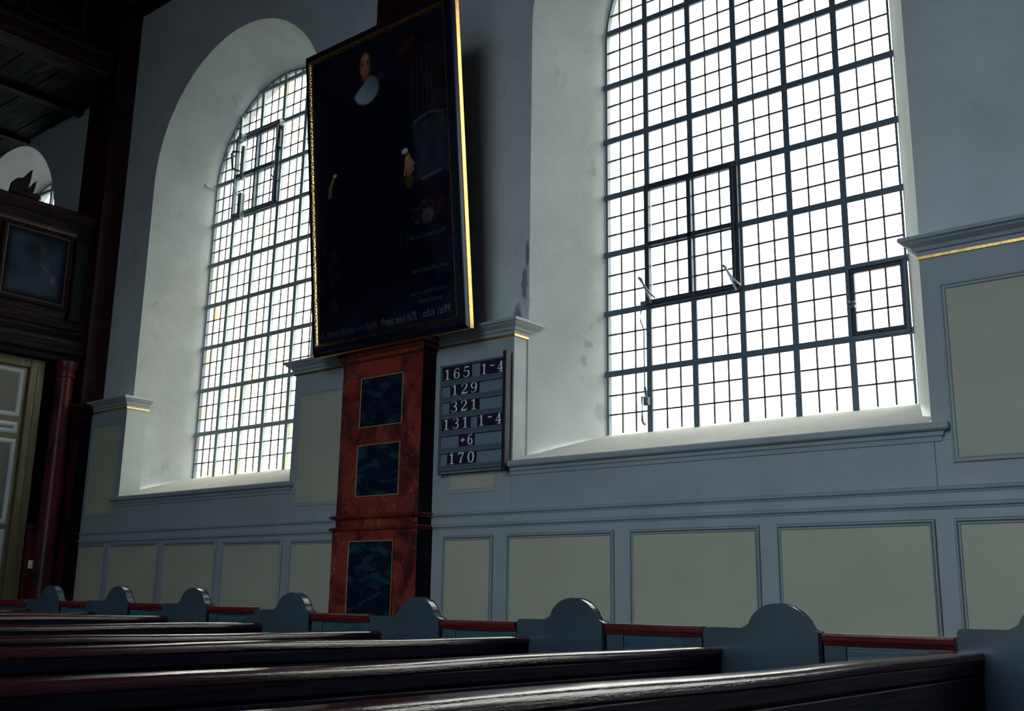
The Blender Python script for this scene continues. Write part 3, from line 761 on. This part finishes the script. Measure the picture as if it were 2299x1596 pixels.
    for k in range(26):
        t = rs.uniform(0, 6.28); q = rs.uniform(.06, .16)
        u_, v_ = 1.88+q*math.cos(t), 1.28+q*1.2*math.sin(t)
        img = layer(img, .7*seg(U, V, (u_, v_), (u_+rs.uniform(-.04, .04), v_+rs.uniform(-.03, .06)), .014), (.10, .008, .014))
    for k in range(14):
        u_, v_ = 1.70+rs.uniform(-.12, .12), 1.14+rs.uniform(-.05, .16)
        img = layer(img, .4*seg(U, V, (u_, v_), (u_+rs.uniform(-.04, .04), v_+rs.uniform(-.03, .03)), .012), (.045, .07, .065))
    img = layer(img, .5*ell(U, V, 1.74, 1.34, .04, .035, .5), (.05, .05, .06))
    # faint ornament at the lower left
    for k in range(12):
        u_, v_ = .32+rs.uniform(-.12, .14), .75+rs.uniform(-.35, .45)
        img = layer(img, .35*ell(U, V, u_, v_, .06, .09, .8), (.030, .034, .030))
    return img
CH = .018
paint_canvas('canvas', pr, .142, PWD-.142, .142, PHT-.142, 330, 520, portrait, lambda a, b: PU*a+PV*b+PN*CH)

def text_mesh(txt, size, shear=0.0, width=None, extrude=.0):
    cu = bpy.data.curves.new('t', 'FONT'); cu.body = txt; cu.size = size; cu.shear = shear; cu.resolution_u = 2; cu.extrude = extrude
    o = bpy.data.objects.new('t', cu); C.objects.link(o)
    bpy.context.view_layer.update()
    dg = bpy.context.evaluated_depsgraph_get(); me = bpy.data.meshes.new_from_object(o.evaluated_get(dg))
    C.objects.unlink(o); bpy.data.objects.remove(o)
    vs = [tuple(v.co) for v in me.vertices]; fs = [tuple(p.vertices) for p in me.polygons]
    if width:
        xs = [v[0] for v in vs]; s_ = width/(max(xs)-min(xs)); x0 = min(xs)
        vs = [((v[0]-x0)*s_, v[1], v[2]) for v in vs]
    return vs, fs
M['ink1'] = paint('pale_blue_ink', (.13, .16, .20), .6, .35, 12, bs=0)
M['ink2'] = paint('faded_ink', (.05, .066, .085), .6, .5, 14, bs=0)
for txt, u, v_, wd, size, mt in (
        ('N. Johann Henricus von Finckh,', .17, .185, .86, .115, 'ink2'), ('Probst, anird 1675,', 1.09, .187, .50, .115, 'ink1'), ('obiit 1699.', 1.68, .190, .37, .115, 'ink1'),
        ('J. Prof. von Consist. im 1729', 1.49, .985, .53, .07, 'ink2'), ('renov. im Advent 1802. J. Hansen', 1.55, .645, .50, .062, 'ink2'),
        ('renov. von neuem Benedictus', 1.50, .425, .52, .062, 'ink2'), ('Werner Stahmer', 1.63, .335, .32, .062, 'ink2')):
    vs, fs = text_mesh(txt, size, .38, wd)
    mb = MB(); mb.add([PU*(u+a)+PV*(v_+b)+PN*(CH+.0015) for a, b, _ in vs], fs)
    mb.build('inscription', M[mt], pr)

# ------------------------------------------------------------------ hymn board
hb = empty('hymn_board', (-6.57, YA, 2.44))
tag(hb, 'grey wooden hymn board with six card ledges, hung right of the red pilaster', 'notice board')
def hpart(mb, nm, mat, **k): return shift(mb, 6.57, -YA, -2.44).build(nm, mat, hb, **k)
hpart(MB().box(-6.995, -6.165, YA-.075, YA-.045, 2.42, 3.48), 'back_panel', M['boardgrey'], bevel=.003)
hpart(MB().box(-6.185, -6.145, YA-.115, YA-.04, 2.40, 3.53), 'side_bar', M['card'], bevel=.006)
hpart(MB().box(-7.01, -6.985, YA-.09, YA-.045, 2.41, 3.49), 'side_bar', M['boarddark'], bevel=.004)
for z in (2.7, 3.2): hpart(MB().box(-6.9, -6.3, YA-.045, YA-.001, z, z+.06), 'wall_batten', M['boarddark'])
CARDZ = [3.318, 3.155, 2.990, 2.825, 2.655, 2.487]
for z in CARDZ:
    hpart(MB().box(-6.99, -6.185, YA-.10, YA-.075, z-.045, z+.002).box(-6.99, -6.185, YA-.104, YA-.099, z-.012, z+.008), 'card_ledge', M['boarddark'], bevel=.003)
hpart(MB().box(-6.99, -6.185, YA-.098, YA-.075, 3.462, 3.482), 'card_ledge', M['boarddark'], bevel=.003)
def catmull(pts, n=8):
    if len(pts) < 3: return pts
    P = [pts[0]]+list(pts)+[pts[-1]]; o_ = []
    for i in range(1, len(P)-2):
        for k in range(n):
            t = k/n
            o_.append(tuple(.5*((2*P[i][j])+(-P[i-1][j]+P[i+1][j])*t+(2*P[i-1][j]-5*P[i][j]+4*P[i+1][j]-P[i+2][j])*t*t+(-P[i-1][j]+3*P[i][j]-3*P[i+1][j]+P[i+2][j])*t**3) for j in range(3)))
    o_.append(tuple(pts[-1])); return o_
T_, K_ = .05, .15   # thin and thick strokes
GLY = {
    '1': [[(.32, .02, K_), (.32, .98, K_)], [(.12, .02, T_), (.52, .02, T_)], [(.12, .80, T_), (.30, .90, .10)]],
    '2': [[(.12, .72, .13), (.12, .86, .08), (.30, .97, T_), (.48, .88, .11), (.50, .70, K_), (.36, .45, .10), (.10, .12, T_)], [(.08, .07, .13), (.54, .07, .13)], [(.54, .07, T_), (.56, .26, T_)]],
    '3': [[(.12, .80, .11), (.16, .93, T_), (.32, .97, T_), (.48, .86, .11), (.48, .68, .13), (.34, .53, T_), (.24, .53, T_)], [(.26, .53, T_), (.46, .46, .11), (.52, .27, K_), (.46, .08, .10), (.28, .02, T_), (.14, .07, T_), (.10, .20, .11)]],
    '4': [[(.40, .02, K_), (.40, .97, K_)], [(.40, .96, T_), (.06, .30, T_)], [(.05, .29, .06), (.60, .29, .06)], [(.22, .02, T_), (.56, .02, T_)]],
    '5': [[(.18, .96, .10), (.50, .95, .11)], [(.16, .97, T_), (.14, .52, T_)], [(.14, .53, T_), (.30, .62, T_), (.48, .52, .12), (.52, .30, K_), (.44, .08, .10), (.26, .02, T_), (.13, .07, T_), (.09, .20, .11)]],
    '6': [[(.48, .84, .11), (.44, .95, T_), (.30, .95, T_), (.16, .78, .10), (.11, .45, K_), (.14, .16, .12), (.30, .03, T_), (.46, .14, .12), (.50, .32, .13), (.44, .50, .09), (.30, .57, T_), (.15, .44, T_)]],
    '7': [[(.08, .93, .11), (.54, .93, .11)], [(.08, .96, T_), (.06, .74, T_)], [(.53, .90, T_), (.36, .55, .10), (.27, .25, K_), (.27, .02, K_)]],
    '9': [[(.12, .14, .11), (.16, .04, T_), (.30, .04, T_), (.45, .20, .10), (.50, .53, K_), (.47, .82, .12), (.31, .96, T_), (.15, .84, .12), (.10, .66, .13), (.16, .48, .09), (.30, .41, T_), (.46, .54, T_)]],
    '0': [[(.31, .97, T_), (.15, .84, .12), (.10, .50, K_), (.15, .15, .12), (.31, .02, T_), (.47, .15, .12), (.52, .50, K_), (.47, .84, .12), (.31, .97, T_)]],
    '-': [[(.12, .70, .09), (.50, .70, .09)]],
    '+': [[(.10, .50, .09), (.56, .50, .09)], [(.33, .27, .09), (.33, .73, .09)]],
}
def glyph_mb(ch, x, z, w_, h_, y):
    mb = MB(); e = 0
    for st in GLY[ch]:
        p = catmull(st, 6); vs = []
        for i, (a, b, wd) in enumerate(p):
            q0, q1 = p[max(i-1, 0)], p[min(i+1, len(p)-1)]
            dx, dz = (q1[0]-q0[0])*w_/.62, (q1[1]-q0[1])*h_; l = math.hypot(dx, dz) or 1
            nx, nz = -dz/l, dx/l; hw = wd*h_*.60
            px_, pz_ = x+a*w_/.62, z+b*h_
            vs += [(px_+nx*hw, y-e, pz_+nz*hw), (px_-nx*hw, y-e, pz_-nz*hw)]
        mb.add(vs, [(2*i, 2*i+1, 2*i+3, 2*i+2) for i in range(len(p)-1)]); e += .0001
    return mb
rows = [('165', -6.972, .1245, 0), ('1-4', -6.485, .101, 0), ('129', -6.868, .1235, 1), ('321', -6.874, .1270, 2), ('131', -6.968, .123, 3), ('1-4', -6.509, .106, 3), ('+6', -6.738, .098, 4), ('170', -6.884, .1225, 5)]
ordn = ['first', 'second', 'third']; rown = ['top', 'second', 'third', 'fourth', 'fifth', 'bottom']
for txt, x, cw_, r in rows:
    for k, ch in enumerate(txt):
        xa = x+k*cw_; z = CARDZ[r]+.003; w_ = cw_-.0015; hh = .135
        c = empty('number_card', (xa+w_/2, YA-.085, z))
        what = {'-': 'dash', '+': 'plus sign'}.get(ch, 'white numeral %s' % ch)
        tag(c, 'black card with %s, %s of %s, hymn board %s row' % (what, ordn[k], txt, rown[r]), 'number card', 'number cards in the hymn board')
        shift(MB().box(xa, xa+w_, YA-.090, YA-.082, z, z+hh), -c.location.x, -c.location.y, -c.location.z).build('card', M['card'], c)
        g = glyph_mb(ch, xa+w_*.12, z+.016, w_*.76, .104, YA-.0912)
        shift(g, -c.location.x, -c.location.y, -c.location.z).build('numeral', M['white'], c)

# ------------------------------------------------------------------ pews
YB = 3.65
CXS = [-.82, -1.755, -2.68, -3.595, -4.518, -5.417, -6.235, -7.09]
DZS = [.012, -.008, .002, -.004, .010, .030, .036, .038]
XL = [-1.125, -2.06, -2.975, -3.905, -4.825, -5.715, -6.59, -7.40]
PLAB = ['nearest dark pew, its round-topped end cut off by the right picture edge',
        'pew whose round-topped end stands below the widest olive panel, second from the right edge',
        'pew whose round-topped blue end stands below the left end of the big window',
        'pew whose round-topped end stands against the foot of the red marbled pilaster',
        'pew whose round-topped end stands just left of the red marbled pilaster',
        'pew with round-topped end below the middle of the left window, third from the left',
        'pew with round-topped end below the left edge of the left window, second from the left',
        'farthest pew, its round-topped end below the small round column at the far left']
def pew(k):
    cx, dz, xl = CXS[k], DZS[k], XL[k]
    xr = cx+.15 if k != 6 else cx+.145
    root = empty('church_pew', (cx, YB, 0)); tag(root, PLAB[k], 'pew', 'box pews along the aisle')
    def part(mb, nm, mat, **kw): return shift(mb, -cx, -YB, 0).build(nm, mat, root, **kw)
    sh, top = 1.165+dz, 1.257+dz
    poly = [(xl, 0), (xl, sh-.012), (xl+.004, sh-.003), (xl+.012, sh)]
    # left cove then the round hump then the right cove
    for t in np.linspace(0, 1, 6): poly.append((cx-.165+.05*t, sh+.020*t*t))
    for t in np.linspace(155, 22, 16): poly.append((cx+.125*math.cos(R(t))*.98, top-.115+.115*math.sin(R(t))**.9))
    poly += [(cx+.125, sh+.008), (cx+.14, sh), (xr, sh-.002), (xr, 0)]
    part(MB().prism(poly, YB, YB+.048, 'xz'), 'end_panel', M['pewend'], bevel=.004)
    # back rest: cap rail, bead, boards
    xf = cx-.228; ztop = 1.10+dz; yb0, yb1 = -2.4, YB-.001
    prof = [(xf-.074, ztop-.022), (xf-.075, ztop-.008), (xf-.069, ztop-.001), (xf-.058, ztop), (xf-.030, ztop-.0003), (xf-.014, ztop-.0012), (xf-.007, ztop-.0035), (xf-.002, ztop-.008), (xf, ztop-.014), (xf, ztop-.026), (xf-.004, ztop-.031), (xf-.012, ztop-.032), (xf-.070, ztop-.032)]
    # slightly uneven long rail
    N = 40; mb = MB(); n_ = len(prof)
    for i in range(N+1):
        y = yb0+(yb1-yb0)*i/N; wz = .0025*math.sin(y*2.1+k*1.7)+.0015*math.sin(y*5.3+k)
        mb.v += [(a, y, b+wz) for a, b in prof]
        if i: mb.f += [((i-1)*n_+j, (i-1)*n_+(j+1) % n_, i*n_+(j+1) % n_, i*n_+j) for j in range(n_)]
    mb.f += [tuple(range(n_)), tuple(N*n_+j for j in range(n_))]
    o_ = part(mb, 'top_rail', M['rail'], smooth='auto'); fix_normals(o_)
    part(MB().prism([(xf-.004, ztop-.075), (xf-.004, ztop-.060), (xf-.02, ztop-.056), (xf-.03, ztop-.075)], yb0, yb1), 'bead', M['pewdark']) if False else None
    part(MB().box(xf-.078, xf-.004, yb0, yb1, ztop-.068, ztop-.030), 'cap_board', M['pewdark'], bevel=.004)
    part(MB().box(xf-.065, xf-.022, yb0, yb1, .30, ztop-.05), 'back_board', M['pewdark'], bevel=.003)
    part(MB().box(xf-.024, xf-.008, yb0, yb1, ztop-.215, ztop-.075), 'back_rail', M['pewdark'], bevel=.004)
    part(MB().box(xf-.024, xf-.010, yb0, yb1, .46, .56), 'back_rail', M['pewdark'], bevel=.004)
    part(MB().box(xf-.03, xf+.36, yb0, yb1, .42, .455), 'seat', M['pewdark'], bevel=.008)
    part(MB().box(xf-.20, xf-.065, yb0, yb1, ztop-.26, ztop-.235), 'book_ledge', M['pewdark'], bevel=.004)
    for yy in (yb0+.1, 0., 1.7, 3.2):
        part(MB().box(xf, xf+.30, yy, yy+.04, 0, .42), 'seat_support', M['pewdark'])
    # door of the pew opening next to the end panel
    xn = (XL[k-1] if k else xr+.49)-.014
    d0, d1 = xr+.018, xn
    part(MB().box(xr+.001, xr+.016, YB-.004, YB+.044, 0, sh-.004), 'door_post', M['pewdark'], bevel=.002)
    dr = part(MB().box(d0, d0+.08, YB+.004, YB+.040, .12, sh-.045).box(d1-.08, d1, YB+.004, YB+.040, .12, sh-.045).box(d0+.08, d1-.08, YB+.004, YB+.040, .12, .24), 'door', M['pewend' if k < 3 else 'pewgreen'], bevel=.003)
    o2 = MB().box(d0+.08, d1-.08, YB+.012, YB+.030, .24, sh-.045); shift(o2, -cx, -YB, 0).build('door_panel', M['pewgreen'], dr)
    o3 = MB().sweep([(d0, YB+.02), (d1, YB+.02)], [(-.03, sh-.045), (.018, sh-.045), (.022, sh-.036), (.028, sh-.026), (.030, sh-.012), (.018, sh-.004), (-.02, sh-.004)])
    shift(o3, -cx, -YB, 0).build('door_rail', M['doorrail'], dr)
    return root
for k in range(len(CXS)): pew(k)
scn = empty('pew_screen', (-8.6, YB, 0)); tag(scn, 'low dark wooden screen with red top rail beyond the farthest pew', 'screen')
shift(MB().box(-10.6, -7.42, YB, YB+.04, 0, 1.15), 8.6, -YB, 0).build('board', M['pewgreen'], scn)
shift(MB().box(-10.6, -7.42, YB-.012, YB+.052, 1.15, 1.20), 8.6, -YB, 0).build('top_rail', M['doorrail'], scn, bevel=.006)

# ------------------------------------------------------------------ west gallery, partition with door, column
XG = -14.0
gl_ = empty('gallery_front', (XG, 6.5, 4.4)); tag(gl_, 'dark painted gallery front with a framed figure panel, far left', 'gallery')
def gp(mb, nm, mat, **k): return shift(mb, -XG, -6.5, -4.4).build(nm, mat, gl_, **k)
YS = -3.5; YE = 7.25
def ysweep(prof, y1=YE, y0=YS): return MB().sweep([(XG, y0), (XG, y1)], prof)
gp(MB().box(XG-.12, XG, YS, YE, 4.45, 6.50), 'parapet_board', M['browndark'])
gp(ysweep([(-.15, 6.43), (.02, 6.43), (.04, 6.46), (.06, 6.49), (.08, 6.52), (.08, 6.56), (.06, 6.585), (-.2, 6.585), (-.2, 6.5)]), 'top_rail', M['brownred'])
gp(ysweep([(0, 6.22), (.02, 6.22), (.035, 6.25), (.02, 6.28), (0, 6.28)], 7.0), 'moulding', M['moulding'])
gp(ysweep([(0, 4.86), (.04, 4.86), (.06, 4.90), (.03, 4.94), (0, 4.95)]), 'moulding', M['brownred'])
gp(ysweep([(-.1, 4.40), (.05, 4.40), (.07, 4.46), (.12, 4.50), (.13, 4.56), (.10, 4.60), (.10, 4.70), (.05, 4.74), (0, 4.80)], 7.25), 'cornice', M['browndark'])
rings = [(5.98, 6.96, 5.13, 6.20)]
def yr(rect, prof): return MB().ring(rect, prof, O=Vector((XG, 0, 0)), U=Vector((0, 1, 0)), V=Vector((0, 0, 1)), N=Vector((1, 0, 0)))
gp(yr((5.98, 6.96, 5.13, 6.20), [(0, 0), (0, .035), (.02, .045), (.03, .03), (.045, .028)]), 'panel_frame', M['brownred'])
gp(yr((6.025, 6.915, 5.175, 6.155), [(0, .028), (.006, .034), (.016, .030), (.022, .018)]), 'gilt_moulding', M['moulding'])
def evangel(U, V):
    img = np.ones(U.shape+(3,))*np.array((.020, .036, .052))
    g = np.sin(U*8+np.sin(V*9)*1.4)*np.sin(V*7+U*3)
    img = img*(1+.35*g[..., None])
    img = layer(img, .8*ell(U, V, 6.48, 5.38, .50, .30, .9), (.045, .055, .085))
    img = layer(img, .8*ell(U, V, 6.63, 5.62, .18, .24, .6), (.05, .055, .11))
    img = layer(img, .7*ell(U, V, 6.46, 5.62, .16, .16, .7), (.035, .032, .04))
    img = layer(img, .8*ell(U, V, 6.575, 5.925, .05, .07, .7), (.045, .036, .036))
    img = layer(img, .6*ell(U, V, 6.535, 5.93, .05, .08, .7), (.07, .035, .02))
    img = layer(img, .8*seg(U, V, (6.55, 5.70), (6.66, 5.62), .02), (.06, .085, .11))
    img = layer(img, .7*seg(U, V, (6.66, 5.80), (6.74, 5.62), .035, .9), (.042, .032, .034))
    img = layer(img, .6*seg(U, V, (6.72, 5.62), (6.80, 5.60), .02, .9), (.04, .032, .034))
    img = layer(img, .7*ell(U, V, 6.74, 5.50, .05, .09, .6), (.10, .12, .14))
    edge = np.clip(np.minimum(np.minimum(U-6.04, 6.90-U), np.minimum(V-5.19, 6.14-V))/.10, .35, 1)
    return img*edge[..., None]
oc = paint_canvas('painted_panel', gl_, 6.045, 6.895, 5.195, 6.135, 90, 100, evangel, lambda a, b: (.012, a-6.5, b-4.4))
oc.data.materials[0].node_tree.nodes['Principled BSDF'].inputs['Specular IOR Level'].default_value = .0
vs, fs = text_mesh('MATTHEUS', .10, 0, .74)
gp(MB().add([(XG+.003, 6.10+a, 5.015+b) for a, b, _ in vs], fs), 'lettering', M['brownred'])
gp(yr((4.72, 5.86, 5.13, 6.20), [(0, 0), (0, .035), (.02, .045), (.03, .03), (.045, .028)]), 'panel_frame', M['brownred'])
# small fluted pilaster on the parapet
gp(MB().box(XG-.01, XG+.05, 7.02, 7.17, 5.05, 6.12), 'small_pilaster', M['planks'], bevel=.004)
gp(MB().box(XG-.01, XG+.07, 7.00, 7.19, 6.02, 6.16), 'pilaster_cap', M['browndark'], bevel=.006)
gp(MB().box(XG-.01, XG+.07, 7.00, 7.19, 4.98, 5.07), 'pilaster_base', M['browndark'], bevel=.006)
# carved crest of pointed leaves on the gallery rail
crest = [(6.00, 6.62), (6.02, 6.75), (6.07, 6.82), (6.17, 6.86), (6.26, 7.00), (6.25, 6.86), (6.23, 6.73), (6.28, 6.76), (6.33, 6.85), (6.32, 6.74), (6.30, 6.66), (6.36, 6.685), (6.41, 6.655), (6.42, 6.62)]
gp(MB().prism(crest, XG-.03, XG+.03, 'yz'), 'carved_crest', M['browndark'], bevel=.006)
struct(MB().box(XW, XG-.12, SOUTH_Y, YP, 4.45, 4.60).build('trim_8', M['browndark']))

ug = empty('upper_gallery', (XG, 6.5, 8.9)); tag(ug, 'upper dark wooden gallery with planked underside in the top left corner', 'gallery')
def up_(mb, nm, mat, **k): return shift(mb, -XG, -6.5, -8.9).build(nm, mat, ug, **k)
up_(ysweep([(-.3, 8.84), (.0, 8.84), (.03, 8.86), (.03, 8.93), (.06, 8.96), (.07, 9.10), (.10, 9.14), (.10, 9.18), (.03, 9.22), (-.3, 9.22)]), 'beam', M['brownred'])
up_(ysweep([(.07, 9.115), (.078, 9.12), (.078, 9.128), (.07, 9.132)]), 'gilt_line', M['moulding'])
up_(ysweep([(.02, 8.845), (.036, 8.85), (.036, 8.868), (.02, 8.872)]), 'gilt_line', M['moulding'])
up_(MB().box(XG-.1, XG, YS, YE, 9.22, CEIL+.10), 'parapet_board', M['browndark'])
up_(yr((5.90, 6.76, 9.33, 10.05), [(0, 0), (.004, .02), (.02, .02), (.03, .0)]), 'gilt_moulding', M['moulding'])
up_(yr((4.80, 5.72, 9.33, 10.05), [(0, 0), (.004, .02), (.02, .02), (.03, .0)]), 'gilt_moulding', M['moulding'])
y = YP-.01; i = 0
while y > 3.0:
    y2 = y-.30
    up_(MB().box(XW+.02, XG-.25, y2+.006, y-.006, 8.89+.012*(i % 2), 8.93), 'plank', M['planks'], bevel=.004)
    y = y2; i += 1
up_(MB().box(XW+.02, XG-.25, SOUTH_Y+.02, YP-.005, 8.93, 8.97), 'floor_board', M['planks'])
for xb in (-15.6, -17.4, -19.2):
    up_(MB().box(xb, xb+.16, SOUTH_Y+.05, YP-.005, 8.80, 8.89), 'joist', M['browndark'], bevel=.006)

# partition and door under the gallery
XP = -14.2
dp = struct(empty('door_1', (XP, 6.0, 0)))
def dpart(mb, nm, mat, **k): return shift(mb, -XP, -6.0, 0).build(nm, mat, dp, **k)
dpart(MB().box(XP-.02, XP+.05, 6.66, 6.86, 0, 4.40), 'door_frame', M['doorframe'], bevel=.01)
dpart(MB().box(XP+.04, XP+.06, 6.755, 6.775, 0, 4.30), 'door_frame_bead', M['doorframe'], bevel=.004)
dpart(MB().box(XP-.02, XP+.05, 4.6, 6.66, 4.27, 4.40), 'door_frame', M['doorframe'], bevel=.01)
dpart(MB().box(XP-.04, XP, 5.62, 6.66, 0, 4.27), 'door_leaf', M['doorframe'])
dpart(MB().box(XP-.04, XP, 4.62, 5.61, 0, 4.27), 'door_leaf', M['doorframe'])
def dring(rect, prof): return MB().ring(rect, prof, O=Vector((XP, 0, 0)), U=Vector((0, 1, 0)), V=Vector((0, 0, 1)), N=Vector((1, 0, 0)))
for (y0, y1) in ((5.78, 6.60), (4.72, 5.52)):
    for (z0, z1) in ((3.57, 4.24), (3.34, 3.50), (2.13, 3.27), (.9, 2.06)):
        dpart(MB().box(XP-.001, XP+.008, y0+.05, y1-.05, z0+.05, z1-.05), 'door_panel', M['doorpanel'])
        shift(dring((y0, y1, z0, z1), [(0, 0), (.004, .012), (.03, .022), (.045, .022), (.06, .010), (.07, .006)]), -XP, -6, 0).build('door_moulding', M['doorbead'], dp)
struct(MB().box(XP-.06, XP-.04, SOUTH_Y, YP, 0, 4.45).build('wall_partition', M['browndark']))

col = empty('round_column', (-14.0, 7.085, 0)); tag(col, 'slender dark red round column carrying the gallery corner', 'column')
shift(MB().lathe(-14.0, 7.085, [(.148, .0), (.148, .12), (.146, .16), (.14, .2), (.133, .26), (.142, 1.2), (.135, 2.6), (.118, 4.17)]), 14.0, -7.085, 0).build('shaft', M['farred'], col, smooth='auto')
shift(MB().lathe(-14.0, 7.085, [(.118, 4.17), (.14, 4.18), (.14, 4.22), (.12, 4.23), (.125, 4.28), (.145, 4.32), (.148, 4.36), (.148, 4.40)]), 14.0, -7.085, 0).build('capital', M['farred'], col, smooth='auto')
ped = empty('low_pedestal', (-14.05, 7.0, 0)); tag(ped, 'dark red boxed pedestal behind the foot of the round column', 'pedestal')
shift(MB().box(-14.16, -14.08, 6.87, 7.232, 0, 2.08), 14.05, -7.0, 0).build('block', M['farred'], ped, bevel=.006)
shift(MB().box(-14.17, -14.05, 6.85, 7.232, 2.08, 2.14), 14.05, -7.0, 0).build('top_moulding', M['farred'], ped, bevel=.01)
sw = empty('light_switch', (-14.08, 6.95, 1.62)); tag(sw, 'small white switch on the red pedestal left of the round column', 'light switch')
MB().box(0, .02, -.045, .035, -.06, .05).build('plate', M['switch'], sw, bevel=.004)
MB().box(.02, .028, -.02, .012, -.02, .02).build('rocker', M['switch'], sw, bevel=.002)
